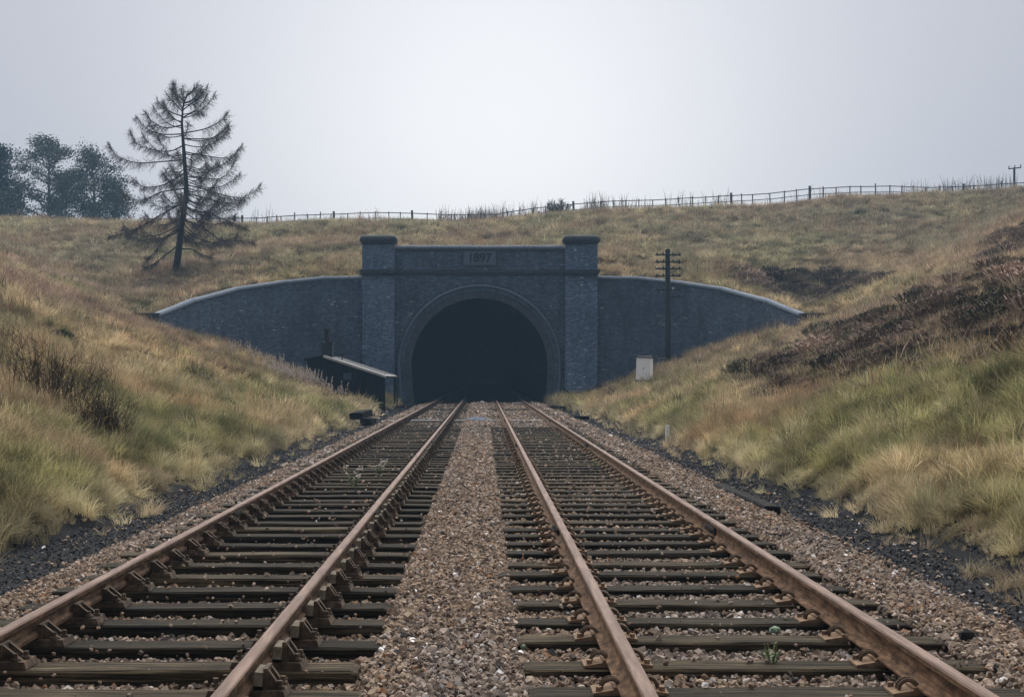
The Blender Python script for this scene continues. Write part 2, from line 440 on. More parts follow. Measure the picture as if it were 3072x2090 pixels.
portal = thing('tunnel_portal', (XC, 83, 0), 'blue brick tunnel portal with horseshoe arch and 1897 date stone', 'tunnel portal')
YF = 83.0
def build_portal():
    # backing wall with the arch hole
    mb = MB()
    inner = arch_pts(AR + .02)
    xs = [XC - 4.97] + [p[0] for p in inner] + [XC + 4.97]
    top = 9.0
    fr = []
    for (xa, za), (xb, zb) in zip(inner[:-1], inner[1:]):
        if xb - xa > 1e-4 and za >= AZ - .2:
            mb.add([(xa, YF, za), (xb, YF, zb), (xb, YF, top), (xa, YF, top)], [(0, 1, 2, 3)])
    for sgn in (-1, 1):
        pts = [p for p in inner if (p[0] - AX) * sgn > 0 and p[1] <= AZ + 1e-6]
        pts.sort(key=lambda p: p[1])
        xo = XC + sgn * 4.97
        for (xa, za), (xb, zb) in zip(pts[:-1], pts[1:]):
            q = [(xa, YF, za), (xo, YF, za), (xo, YF, zb), (xb, YF, zb)]
            mb.add(q if sgn > 0 else q[::-1], [(0, 1, 2, 3)])
        xs_ = AX + sgn * (AR + .02)
        q = [(xs_, YF, AZ), (xo, YF, AZ), (xo, YF, top), (xs_, YF, top)]
        mb.add(q if sgn > 0 else q[::-1], [(0, 1, 2, 3)])
    # back and top of the parapet
    mb.box((XC, YF + .33, 8.1), (9.9, .6, 1.78))
    mb.build('mortar_backing', M['mortar'], portal)
    # spandrel and parapet bricks
    RO = AR + .80
    def pos(s): return (s, YF, (0, -1))
    def keep(a, b, za, zb):
        if 7.42 < zb and za < 7.74: return False
        if zb > 8.0 and za < 8.82 and b > AX - .95 and a < AX + .95: return False
        zc = max(za, -.2)
        for x in (a, b):
            if abs(x - AX) < arch_hw(min(zc, AZ), RO) if zc < AZ else (x - AX) ** 2 + (zc - AZ) ** 2 < RO * RO: return False
        return True
    mb = MB(); brickwork(mb, pos, XC - 4.95, XC + 4.95, -.25, 8.86, keep)
    tag(mb.build('brickwork', M['brick'], portal), kind='stuff')
    # arch rings of header bricks, stepping back towards the opening, and a hood mould
    mb = MB()
    for ri, (r0, y0) in enumerate(((AR, .12), (AR + .205, .02), (AR + .41, -.06))):
        P = arch_pts(r0, 150); Q = arch_pts(r0 + .195, 150)
        # resample each leg finer
        def fine(P):
            out = []
            for (a, b) in zip(P[:-1], P[1:]):
                d = math.hypot(b[0] - a[0], b[1] - a[1]); k = max(1, round(d / .088))
                for i in range(k): out.append((a[0] + (b[0] - a[0]) * i / k, a[1] + (b[1] - a[1]) * i / k))
            return out + [P[-1]]
        n = 230
        def even(P):
            P = fine(P); idx = np.linspace(0, len(P) - 1, n); i0 = np.floor(idx).astype(int); i1 = np.minimum(i0 + 1, len(P) - 1); f = idx - i0
            A = np.array(P); return A[i0] * (1 - f)[:, None] + A[i1] * f[:, None]
        P = even(P); Q = even(Q)
        for i in range(n - 1):
            g = .1
            a, b = P[i] * (1 - g) + P[i + 1] * g, P[i] * g + P[i + 1] * (1 - g)
            c, d = Q[i] * g + Q[i + 1] * (1 - g), Q[i] * (1 - g) + Q[i + 1] * g
            yb_ = YF + .5; yf = YF + y0 - random.uniform(0, .008)
            V = [(a[0], yf, a[1]), (b[0], yf, b[1]), (c[0], yf, c[1]), (d[0], yf, d[1]), (a[0], yb_, a[1]), (b[0], yb_, b[1]), (c[0], yb_, c[1]), (d[0], yb_, d[1])]
            mb.add(V, [(0, 3, 2, 1), (0, 1, 5, 4), (1, 2, 6, 5), (2, 3, 7, 6), (3, 0, 4, 7)], 0, random.random() * .9)
        # mortar behind
        for i in range(n - 1):
            yb_ = YF + y0 + .018
            mb.add([(P[i][0], yb_, P[i][1]), (P[i + 1][0], yb_, P[i + 1][1]), (Q[i + 1][0], yb_, Q[i + 1][1]), (Q[i][0], yb_, Q[i][1])], [(0, 3, 2, 1)], 0, 0.0)
    tag(mb.build('arch_ring', M['brick'], portal), kind='stuff')
    mb = MB()
    prof = [(.615, -.05), (.64, -.15), (.70, -.19), (.77, -.16), (.80, -.07), (.80, .0)]
    loops = [arch_pts(AR + dr, 60) for dr, _ in prof]
    for k in range(len(prof) - 1):
        A, B = loops[k], loops[k + 1]
        for i in range(len(A) - 1):
            mb.add([(A[i][0], YF + prof[k][1], A[i][1]), (A[i + 1][0], YF + prof[k][1], A[i + 1][1]),
                    (B[i + 1][0], YF + prof[k + 1][1], B[i + 1][1]), (B[i][0], YF + prof[k + 1][1], B[i][1])], [(0, 3, 2, 1)], 0, .5)
    mb.build('hood_mould', M['tablet'], portal, True)
    # string course: two projecting bands
    mb = MB()
    mb.box((XC, YF - .06, 7.64), (9.98, .26, .15)); mb.box((XC, YF - .02, 7.51), (9.98, .2, .105))
    for s in (-1, 1):
        mb.box((XC + s * 5.9, YF - .1, 7.64), (2.12, 1.32, .15)); mb.box((XC + s * 5.9, YF - .1, 7.51), (2.0, 1.2, .105))
    mb.build('string_course', M['stone_dark'], portal)
    # oversailing course under the parapet coping
    mb = MB(); mb.box((XC, YF - .015, 8.925), (9.9, .17, .11)); mb.build('oversailing_course', M['stone_dark'], portal)
    # coping bricks, one by one
    me = coping_mesh(.118, .74, .2)
    n = 74
    for i in range(n):
        x = XC - 4.9 + (i + .5) * 9.8 / n
        o = link('coping_brick', me, portal); o.location = (x, YF + .29, 8.985 + random.uniform(-.008, .008))
    # pilasters
    for s in (-1, 1):
        cx = XC + s * 5.9
        p = MB(); p.box((cx, YF + .12, 4.6), (1.82, .92, 9.3)); 
        pil = p.build('pilaster', M['mortar'], portal)
        q = MB()
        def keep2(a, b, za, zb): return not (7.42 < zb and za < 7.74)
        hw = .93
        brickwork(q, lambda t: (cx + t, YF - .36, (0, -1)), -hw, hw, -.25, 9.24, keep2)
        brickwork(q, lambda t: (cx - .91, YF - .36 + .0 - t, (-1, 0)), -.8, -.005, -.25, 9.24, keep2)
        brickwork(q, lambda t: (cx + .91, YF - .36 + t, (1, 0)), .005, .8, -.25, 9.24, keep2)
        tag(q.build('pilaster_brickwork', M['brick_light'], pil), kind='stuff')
        # rounded cap
        c = MB()
        rings = [(9.2, .90, .62), (9.27, .97, .69), (9.33, 1.05, .77), (9.43, 1.1, .82), (9.55, 1.1, .82), (9.66, 1.04, .76), (9.72, .9, .62), (9.76, .5, .3)]
        V = []; F = []; n_ = 28
        for z, hx, hy in rings:
            for k in range(n_):
                a = 2 * math.pi * k / n_; ca, sa = math.cos(a), math.sin(a)
                e = .28
                V.append((cx + hx * math.copysign(abs(ca) ** e, ca), YF + .1 + hy * math.copysign(abs(sa) ** e, sa), z))
        for j in range(len(rings) - 1):
            for k in range(n_): F.append((j * n_ + k, j * n_ + (k + 1) % n_, (j + 1) * n_ + (k + 1) % n_, (j + 1) * n_ + k))
        F.append(tuple(range((len(rings) - 1) * n_, len(rings) * n_))); F.append(tuple(range(n_))[::-1])
        c.add(V, F); c.build('pilaster_cap', M['stone_dark'], portal, True)
    # date stone
    t = MB(); t.box((AX, YF - .04, 8.42), (1.84, .2, .74)); t.box((AX, YF - .06, 8.055), (1.9, .22, .07))
    t.box((AX, YF - .052, 8.79), (1.88, .2, .05))
    for s in (-1, 1): t.box((AX + s * .91, YF - .05, 8.42), (.06, .2, .66))
    tab = t.build('date_stone', M['tablet'], portal)
    for ch, x in zip('1897', (-.52, -.18, .17, .52)):
        cu = bpy.data.curves.new('numeral', 'FONT'); cu.body = ch; cu.size = .72; cu.extrude = .03; cu.offset = .012
        cu.align_x = 'CENTER'; cu.align_y = 'CENTER'
        tmp = bpy.data.objects.new('numeral', cu); COL.objects.link(tmp)
        bpy.context.view_layer.update()
        me = bpy.data.meshes.new_from_object(tmp.evaluated_get(bpy.context.evaluated_depsgraph_get()))
        bpy.data.objects.remove(tmp); me.name = 'numeral'; me.materials.clear(); me.materials.append(M['soot'])
        o = link('numeral', me); o.parent = tab
        o.location = (AX + x, YF - .155, 8.42); o.rotation_euler = (R(90), 0, 0)
    # tunnel bore
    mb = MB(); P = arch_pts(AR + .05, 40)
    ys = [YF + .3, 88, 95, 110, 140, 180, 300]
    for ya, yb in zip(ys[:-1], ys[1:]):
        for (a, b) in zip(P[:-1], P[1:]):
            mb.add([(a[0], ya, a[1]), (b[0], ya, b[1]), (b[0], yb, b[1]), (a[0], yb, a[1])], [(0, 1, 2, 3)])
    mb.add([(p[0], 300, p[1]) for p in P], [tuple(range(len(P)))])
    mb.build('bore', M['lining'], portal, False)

def coping_mesh(w, dep, h):
    """bullnosed brick: w along the wall (x), dep across (y), base at z=0"""
    prof = [(-dep / 2, 0), (-dep / 2 - .015, .02), (-dep / 2 - .015, h * .55), (-dep / 2 + .05, h * .92), (-dep / 2 + .12, h), (dep / 2 - .12, h), (dep / 2, h * .7), (dep / 2, 0)]
    mb = MB(); mb.prism([(-w / 2, y, z) for y, z in prof], (0, 0, 0), (w, 0, 0))
    me = mb.mesh('coping_brick', M['coping']); return me
build_portal()

# tunnel floor
mb = MB(); P = [(AX - 3.9, 82.95), (AX + 3.9, 82.95), (AX + 3.9, 299), (AX - 3.9, 299)]
mb.add([(x, y, -.09) for x, y in P], [(0, 1, 2, 3)])
tag(mb.build('tunnel_floor', M['ground']), 'dark ballast floor inside the tunnel mouth', None, None, 'structure')

# wing walls
def wing(s, label):
    ts = np.linspace(0, 1, 400); ax = 6.88 + 9.87 * ts
    X = XC + s * ax; Y = wing_y(ax); Z = wing_top(ax)
    Ls = np.concatenate([[0], np.cumsum(np.hypot(np.diff(X), np.diff(Y)))])
    root = thing('wing_wall', (X[200], Y[200], 3.0), label, 'retaining wall', 'curved wing walls of the portal')
    tx = np.gradient(X, Ls); ty = np.gradient(Y, Ls)
    # normal pointing into the cutting (towards camera / axis)
    nx, ny = (ty, -tx) if s > 0 else (-ty, tx)
    def pos(l):
        x = np.interp(l, Ls, X); y = np.interp(l, Ls, Y); a = np.interp(l, Ls, nx); b = np.interp(l, Ls, ny)
        return (float(x), float(y), (float(a), float(b)))
    if pos(1.0)[2][1] > 0: nx, ny = -nx, -ny
    def pos2(l):
        return (float(np.interp(l, Ls, X)), float(np.interp(l, Ls, Y)), (float(np.interp(l, Ls, nx)), float(np.interp(l, Ls, ny))))
    # backing
    mb = MB(); st = np.linspace(0, Ls[-1], 60)
    for a, b in zip(st[:-1], st[1:]):
        (xa, ya, na), (xb, yb, nb) = pos2(a), pos2(b)
        za, zb = float(np.interp(a, Ls, Z)) - .19, float(np.interp(b, Ls, Z)) - .19
        T = .42
        V = [(xa, ya, -.3), (xb, yb, -.3), (xb, yb, zb), (xa, ya, za),
             (xa - na[0] * T, ya - na[1] * T, -.3), (xb - nb[0] * T, yb - nb[1] * T, -.3), (xb - nb[0] * T, yb - nb[1] * T, zb), (xa - na[0] * T, ya - na[1] * T, za)]
        mb.add(V, [(0, 1, 2, 3), (5, 4, 7, 6), (3, 2, 6, 7)])
    mb.build('mortar_backing', M['mortar'], root)
    mb = MB()
    def keep(a, b, za, zb): return zb < min(float(np.interp(a, Ls, Z)), float(np.interp(b, Ls, Z))) - .17
    g = lambda l: float(height(*[np.array([v]) for v in pos2(l)[:2]], np.array([False]))[0])
    def keep3(a, b, za, zb): return keep(a, b, za, zb) and zb > .395 * (abs(pos2(a)[0]) - 5.4) - .9
    brickwork(mb, pos2, .02, Ls[-1], -.25, 7.5, keep3)
    tag(mb.build('brickwork', M['brick'], root), kind='stuff')
    me = coping_mesh(.122, .5, .2)
    n = int(Ls[-1] / .132)
    for i in range(n):
        l = (i + .5) * Ls[-1] / n
        x, y, nn = pos2(l); z = float(np.interp(l, Ls, Z)); z2 = float(np.interp(l + .05, Ls, Z)); z1 = float(np.interp(l - .05, Ls, Z))
        p2 = pos2(l + .05); p1 = pos2(l - .05)
        t = Vector((p2[0] - p1[0], p2[1] - p1[1], z2 - z1)).normalized()
        back = Vector((-nn[0], -nn[1], 0)); 
        if s < 0: t = -t
        up = t.cross(back).normalized()
        if up.z < 0: t = -t; up = t.cross(back).normalized()
        o = link('coping_brick', me, root)
        m = Matrix((t, back, up)).transposed().to_4x4()
        q = Vector((x, y, z - .19)) + back * .16
        o.matrix_basis = Matrix.Translation(q) @ m
    # end block
    e = MB(); x0, y0, _ = pos2(Ls[-1])
    e.box((x0 + s * .8, y0 + .05, 4.2), (1.75, .55, 1.02)); e.box((x0 + s * .8, y0 + .03, 4.765), (1.87, .68, .13))
    e.build('end_block', M['stone_dark'], root)
    return root
wing(-1, 'curved blue brick wing wall running from the portal to the larch side')
wing(1, 'curved blue brick wing wall behind the telegraph pole')

# ------------------------------------------------------------------ railway tracks
BH = [(.022, 0), (.034, .006), (.035, .028), (.010, .042), (.0095, .095), (.014, .1), (.035, .108), (.036, .133), (.031, .142), (.02, .146)]
FB = [(.07, 0), (.07, .011), (.022, .027), (.0095, .042), (.009, .106), (.02, .116), (.0355, .122), (.0365, .145), (.031, .155), (.02, .159)]
def rail_mesh(prof, L, mats):
    P = prof + [(-x, z) for x, z in prof[::-1]]
    n = len(P); mb = MB(); k = len(prof)
    V = [(x, 0, z) for x, z in P] + [(x, L, z) for x, z in P]
    for i in range(n):
        j = (i + 1) % n
        m = 1 if i in (k - 3, k - 2, k - 1, k, k + 1) else 0  # head faces get the running surface; the rest the rust with painted-in shade
        mb.add([V[i], V[j], V[n + j], V[n + i]], [(3, 2, 1, 0)][::-1] if False else [(0, 3, 2, 1)], m)
    mb.add(V[:n], [tuple(range(n))], 0); mb.add(V[n:], [tuple(range(n))[::-1]], 0)
    me = mb.mesh('rail', mats); return me

def sleeper_mesh(seed):
    r = random.Random(seed); mb = MB(); L, W, H = 2.59, .25, .13
    st = [-L / 2, -L / 2 + .05, -.9, -.4, .1, .6, 1.0, L / 2 - .04, L / 2]
    V = []; c = .014
    for i, x in enumerate(st):
        w = W / 2 + r.uniform(-.006, .006); dz = r.uniform(-.006, .003); e = .01 if i in (0, len(st) - 1) else 0
        w -= e
        for (y, z) in [(-w, -H), (w, -H), (w, -c - e), (w - c, dz - e), (0, dz - e - r.uniform(0, .004)), (-w + c, dz - e), (-w, -c - e)]:
            V.append((x + r.uniform(-.004, .004), y, z))
    F = []; n = 7
    for i in range(len(st) - 1):
        for k in range(n): F.append((i * n + k, i * n + (k + 1) % n, (i + 1) * n + (k + 1) % n, (i + 1) * n + k))
    F.append(tuple(range(n))[::-1]); F.append(tuple(range((len(st) - 1) * n, len(st) * n)))
    mb.add(V, F); return mb.mesh('sleeper', M['sleeper'])

def chair_mesh():
    mb = MB()
    mb.box((0, 0, .019), (.40, .205, .038), None, 0, .5, .93)
    mb.box((-.045, 0, .082), (.022, .16, .09))
    for y in (-.05, .05):
        mb.prism([(-.056, y - .014, .125), (-.17, y - .014, .036), (-.056, y - .014, .036)], (0, 0, 0), (0, .028, 0))
        mb.prism([(.105, y - .016, .14), (.105, y - .016, .036), (.175, y - .016, .036), (.135, y - .016, .1)], (0, 0, 0), (0, .032, 0))
    mb.box((.097, 0, .09), (.024, .17, .11), None, 0, .5, .9)
    for x, y in ((-.165, 0), (.165, -.055), (.165, .055), (-.13, .075)):
        mb.tube([(x, y, .03), (x, y, .055)], .024, 7); mb.tube([(x, y, .055), (x, y, .082)], .015, 6)
    return mb.mesh('chair', M['chair'])
def key_mesh():
    mb = MB(); mb.box((.058, .012, .092), (.05, .225, .066), Euler((0, R(6), R(1.2))).to_matrix(), 0, .5, .86)
    return mb.mesh('key', M['key'])
def plate_mesh():
    mb = MB()
    pr = [(-.19, 0), (.19, 0), (.19, .012), (.085, .028), (-.085, .028), (-.19, .012)]
    mb.prism([(x, -.092, z) for x, z in pr], (0, 0, 0), (0, .184, 0))
    for s in (-1, 1):
        mb.box((s * .079, 0, .031), (.016, .18, .022))
        mb.tube([(s * .16, .06, .012), (s * .16, .06, .04)], .017, 6)
    return mb.mesh('baseplate', M['plate'])
def spike_mesh():
    mb = MB()
    for y in (-.012, .03):
        pts = []
        for i in range(8):
            a = math.pi * i / 7
            pts.append((.098 + .048 * math.cos(a), y + .004 * i, .022 + .052 * math.sin(a) + (.012 if i == 7 else 0)))
        mb.tube(pts, .0105, 5)
    return mb.mesh('rail_spike', M['spike'])

SLEEPERS = [sleeper_mesh(i) for i in range(6)]
def build_track(cx, kind, label, joints, y_first):
    root = thing('railway_track', (cx, 0, 0), label, 'railway track', 'pair of railway tracks')
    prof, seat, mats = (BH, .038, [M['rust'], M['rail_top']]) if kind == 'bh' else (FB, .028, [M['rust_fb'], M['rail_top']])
    ends = [-2.0] + joints + [104.0]
    cache = {}
    for off in (-.7525, .7525):
        for a, b in zip(ends[:-1], ends[1:]):
            L = round(b - a - .008, 3)
            if L not in cache: cache[L] = rail_mesh(prof, L, mats)
            o = link('rail', cache[L]); o.parent = root; o.location = (off, a, seat)
        for jy in joints:
            f = MB()
            for s in (-1, 1):
                f.box((s * .023, 0, .072), (.022, .46, .062))
                for q in (-.17, -.06, .06, .17):
                    f.tube([(s * .034, q, .072), (s * .06, q, .072)], .019, 6)
            o = link('fishplate', f.mesh('fishplate', M['iron'])); o.parent = root; o.location = (off, jy, seat)
    ch = chair_mesh() if kind == 'bh' else plate_mesh()
    ky = key_mesh() if kind == 'bh' else spike_mesh()
    y = y_first; i = 0
    while y < 90:
        near = min((abs(y - j) for j in joints))
        o = link('sleeper', SLEEPERS[random.randrange(6)]); o.parent = root
        yy = y + random.uniform(-.02, .02)
        o.location = (random.gauss(0, .028), yy, random.uniform(-.012, .005)); dx = -o.location.x
        flip = random.random() < .5
        rz = R(random.gauss(0, .55)); o.rotation_euler = (0, 0, rz)
        for s in (-1, 1):
            c = link('chair' if kind == 'bh' else 'baseplate', ch); c.parent = o; c.location = (dx + s * .7525, 0, 0)
            c.rotation_euler = (0, 0, (0 if s > 0 else math.pi) + R(random.uniform(-2, 2)))
            if kind == 'bh':
                if y < 60:
                    k = link('key', ky); k.parent = o; k.location = (dx + s * .7525, random.uniform(-.025, .025), 0)
                    k.rotation_euler = (0, 0, 0 if s > 0 else math.pi)
            elif y < 42:
                for t in (0, 1):
                    k = link('rail_spike', ky); k.parent = o; k.location = (dx + s * .7525, random.uniform(-.015, .015), 0)
                    k.rotation_euler = (0, 0, t * math.pi + R(random.uniform(-8, 8)))
        y += .709 if near > .8 else .64
        i += 1
    return root
trackL = build_track(-1.93, 'bh', 'rusty bullhead track in cast chairs beside the black open shelter', [15.4 + 16.8 * k for k in range(5)], 5.0)
trackR = build_track(1.495, 'fb', 'rusty flat-bottomed track with hoop spikes beside the telegraph pole', [13.9 + 16.8 * k for k in range(5)], 5.1)

# ------------------------------------------------------------------ scattering (stuff)
def proto_collection(name, meshes):
    c = bpy.data.collections.new(name)
    for i, me in enumerate(meshes):
        o = bpy.data.objects.new('%s_%02d' % (name, i), me); c.objects.link(o)
    return c
def scatter(name, label, pts, rot, scl, idx, tint, meshes):
    n = len(pts)
    me = bpy.data.meshes.new(name); me.vertices.add(n)
    me.vertices.foreach_set('co', np.ascontiguousarray(pts, dtype=np.float32).ravel())
    def at(nm, ty, key, data):
        a = me.attributes.new(nm, ty, 'POINT'); a.data.foreach_set(key, np.ascontiguousarray(data).ravel())
    at('rot', 'FLOAT_VECTOR', 'vector', rot.astype(np.float32)); at('scl', 'FLOAT_VECTOR', 'vector', scl.astype(np.float32))
    at('idx', 'INT', 'value', idx.astype(np.int32))
    at('tint', 'FLOAT_COLOR', 'color', np.concatenate([tint, np.ones((n, 1))], 1).astype(np.float32))
    o = link(name, me); tag(o, label, None, None, 'stuff')
    ng = bpy.data.node_groups.new(name + '_scatter', 'GeometryNodeTree')
    ng.interface.new_socket('Geometry', in_out='INPUT', socket_type='NodeSocketGeometry')
    ng.interface.new_socket('Geometry', in_out='OUTPUT', socket_type='NodeSocketGeometry')
    N = ng.nodes; gi = N.new('NodeGroupInput'); go = N.new('NodeGroupOutput')
    ip = N.new('GeometryNodeInstanceOnPoints'); ci = N.new('GeometryNodeCollectionInfo')
    ci.inputs[0].default_value = proto_collection(name + '_proto', meshes)
    ci.inputs['Separate Children'].default_value = True; ci.inputs['Reset Children'].default_value = True
    def na(nm, ty):
        a = N.new('GeometryNodeInputNamedAttribute'); a.data_type = ty; a.inputs['Name'].default_value = nm; return a.outputs[0]
    e2r = N.new('FunctionNodeEulerToRotation')
    L = ng.links
    L.new(na('rot', 'FLOAT_VECTOR'), e2r.inputs[0])
    L.new(gi.outputs[0], ip.inputs['Points']); L.new(ci.outputs[0], ip.inputs['Instance'])
    ip.inputs['Pick Instance'].default_value = True
    L.new(na('idx', 'INT'), ip.inputs['Instance Index']); L.new(e2r.outputs[0], ip.inputs['Rotation']); L.new(na('scl', 'FLOAT_VECTOR'), ip.inputs['Scale'])
    L.new(ip.outputs[0], go.inputs[0])
    md = o.modifiers.new('scatter', 'NODES'); md.node_group = ng
    return o

def pick(cols, w, n):
    cols = np.array(cols); i = rng.choice(len(cols), n, p=np.array(w) / sum(w))
    return cols[i] * rng.uniform(.8, 1.2, (n, 1))

# ballast stones
def stone_mesh(seed):
    r = random.Random(seed)
    t = (1 + 5 ** .5) / 2
    V = [(-1, t, 0), (1, t, 0), (-1, -t, 0), (1, -t, 0), (0, -1, t), (0, 1, t), (0, -1, -t), (0, 1, -t), (t, 0, -1), (t, 0, 1), (-t, 0, -1), (-t, 0, 1)]
    F = [(0, 11, 5), (0, 5, 1), (0, 1, 7), (0, 7, 10), (0, 10, 11), (1, 5, 9), (5, 11, 4), (11, 10, 2), (10, 7, 6), (7, 1, 8), (3, 9, 4), (3, 4, 2), (3, 2, 6), (3, 6, 8), (3, 8, 9), (4, 9, 5), (2, 4, 11), (6, 2, 10), (8, 6, 7), (9, 8, 1)]
    sx, sy, sz = r.uniform(.8, 1.25), r.uniform(.7, 1.0), r.uniform(.5, .8)
    V = [tuple(c / 1.9 * r.uniform(.72, 1.2) * k for c, k in zip(v, (sx, sy, sz))) for v in V]
    if seed % 2:                                   # blocky, split-faced stone
        V = [(x * r.uniform(.55, 1.05) * sx, y * r.uniform(.55, 1.05) * sy, z * r.uniform(.5, 1.0) * sz) for x in (-1, 1) for y in (-1, 1) for z in (-1, 1)]
        F = [(0, 1, 3), (0, 3, 2), (4, 6, 7), (4, 7, 5), (0, 4, 5), (0, 5, 1), (2, 3, 7), (2, 7, 6), (0, 2, 6), (0, 6, 4), (1, 5, 7), (1, 7, 3)]
    mb = MB(); mb.add(V, F); return mb.mesh('stone', M['stone'])
def ballast():
    P = []; sc = []
    def strip(x0, x1, y0, y1, dens, size, z=None, zj=.02):
        n = int((x1 - x0) * (y1 - y0) * dens)
        if n <= 0: return
        x = rng.uniform(x0, x1, n); y = rng.uniform(y0, y1, n)
        zz = height(x, y) + rng.uniform(-.01, zj, n)
        P.append(np.stack([x, y, zz], 1)); sc.append(rng.lognormal(0, .28, n) * size)
    for (y0, y1, d, s) in ((3, 14, 1900, .0162), (14, 26, 980, .020), (26, 48, 420, .028), (48, 86, 150, .039)):
        strip(-.72, .24, y0, y1, d, s, zj=.035)                      # six-foot
        f = 1.0 if y0 < 20 else .5
        strip(-3.25, -.6, y0, y1, d * .8 * f, s * .95)               # cribs
        strip(.18, 2.82, y0, y1, d * .95 * f, s, zj=.035)
        strip(-3.75, -3.2, y0, y1, d * .7, s, zj=.03)                # shoulders
        strip(2.78, 3.55, y0, y1, d, s, zj=.04)
        strip(3.5, 3.8, y0, y1, d * .25, s * .9); strip(3.75, 4.6, y0, y1, d * .012, s); strip(-4.6, -3.7, y0, y1, d * .012, s)
    n0 = sum(len(p) for p in P)
    for (x0, x1) in ((-3.1, -.7), (.3, 2.7)):
        for (y0, y1, d, s) in ((4, 14, 14, .012), (14, 30, 9, .016), (30, 50, 6, .022)): strip(x0, x1, y0, y1, d, s)
    P = np.concatenate(P); sc = np.concatenate(sc); n = len(P); P[n0:, 2] = .004
    lcrib = (P[:, 0] < -.6) & (P[:, 0] > -3.25); lcrib[n0:] = False; P[lcrib, 2] += .004
    # flat-bottomed track is fuller of stone
    fullr = (P[:, 0] > .2) & (P[:, 0] < 2.8); fullr[n0:] = False; P[fullr, 2] += .018
    farr = (P[:, 1] > 44) & (np.arange(n) < n0) & (np.abs(P[:, 0]) < 3.2) & (fbm(P[:, 0] * .5, P[:, 1] * .3) > .4); P[farr, 2] += .05
    tint = pick([(.20, .15, .11), (.26, .2, .15), (.15, .105, .075), (.30, .225, .18), (.11, .085, .07), (.34, .3, .27), (.055, .05, .05), (.62, .6, .6), (.24, .13, .07)],
                [.24, .19, .22, .09, .13, .05, .06, .010, .02], n)
    tint = tint * 1.18
    greyer = fbm(P[:, 0] * .9, P[:, 1] * .35)
    g = tint.mean(1, keepdims=True); k = ss(.45, .75, greyer)[:, None] * .3
    tint = tint * (1 - k) + g * k * np.array([1.02, 1.0, 1.04])
    rot = rng.uniform(-math.pi, math.pi, (n, 3)); rot[:, :2] *= .35
    scatter('ballast', 'brown and grey crushed stone ballast between and beside the rails', P, rot, np.repeat(sc[:, None], 3, 1), rng.integers(0, 8, n), tint, [stone_mesh(i) for i in range(8)])
    # cinders of the cess paths
    P = []; sc = []
    strip(-4.95, -3.6, 6, 30, 420, .011, zj=.012); strip(3.5, 4.85, 6, 30, 420, .012, zj=.012)
    strip(-4.85, -3.6, 30, 80, 90, .018, zj=.01); strip(3.4, 4.7, 30, 80, 90, .018, zj=.01)
    P = np.concatenate(P); sc = np.concatenate(sc); n = len(P)
    tint = pick([(.018, .019, .022), (.035, .037, .042), (.06, .062, .07), (.16, .15, .14), (.55, .55, .56), (.2, .15, .08)], [.42, .34, .16, .035, .01, .03], n)
    rot = rng.uniform(-math.pi, math.pi, (n, 3)); rot[:, :2] *= .3
    scatter('cinders', 'black ash and clinker on the paths beside the tracks', P, rot, np.repeat(sc[:, None], 3, 1), rng.integers(0, 8, n), tint, [stone_mesh(i + 20) for i in range(8)])
ballast()

# grass
def tuft_mesh(seed, nb, rad, h, droop, width, upright=.3):
    r = random.Random(seed); V = []; F = []
    for i in range(nb):
        a = r.uniform(0, 2 * math.pi); rr = rad * math.sqrt(r.random()) * .45
        bx, by = rr * math.cos(a), rr * math.sin(a)
        a2 = a + r.gauss(0, .7); L = h * r.uniform(.6, 1.35); lean = r.uniform(upright, 1.0) * droop
        dx, dy = math.cos(a2), math.sin(a2); wx, wy = -dy, dx
        tw = r.uniform(-.8, .8); wx, wy = wx * math.cos(tw) + dx * math.sin(tw), wy * math.cos(tw) + dy * math.sin(tw)
        n = 4; o = len(V); x, y, z = bx, by, -.03
        for k in range(n):
            t = k / (n - 1); w = width * (1 - t) ** .7 * r.uniform(.85, 1.15)
            if k < n - 1:
                V += [(x - wx * w, y - wy * w, z), (x + wx * w, y + wy * w, z)]
            else: V.append((x, y, z))
            ang = lean * (.35 + 1.5 * t); st = L / (n - 1)
            x += dx * math.sin(ang) * st; y += dy * math.sin(ang) * st; z += math.cos(ang) * st
        F += [(o, o + 1, o + 3, o + 2), (o + 2, o + 3, o + 5, o + 4), (o + 4, o + 5, o + 6)]
    me = bpy.data.meshes.new('tuft'); me.from_pydata(V, [], F); me.materials.append(M['grass']); return me
def wisp_mesh(seed, nb, rad, h, head=True):
    r = random.Random(seed); V = []; F = []
    for i in range(nb):
        a = r.uniform(0, 6.28); rr = rad * math.sqrt(r.random()); x, y = rr * math.cos(a), rr * math.sin(a)
        L = h * r.uniform(.6, 1.2); lx, ly = r.gauss(0, .12), r.gauss(0, .12); w = .0035; o = len(V)
        q = r.uniform(0, 3.14); wx, wy = w * math.cos(q), w * math.sin(q)
        for k in range(4):
            t = k / 3; ww = [1, .8, 1.5 if head else .6, .2][k]
            px, py, pz = x + lx * L * t * t, y + ly * L * t * t, -.03 + L * t
            V += [(px - wx * ww, py - wy * ww, pz), (px + wx * ww, py + wy * ww, pz)]
        F += [(o, o + 1, o + 3, o + 2), (o + 2, o + 3, o + 5, o + 4), (o + 4, o + 5, o + 7, o + 6)]
    me = bpy.data.meshes.new('wisp'); me.from_pydata(V, [], F); me.materials.append(M['grass']); return me

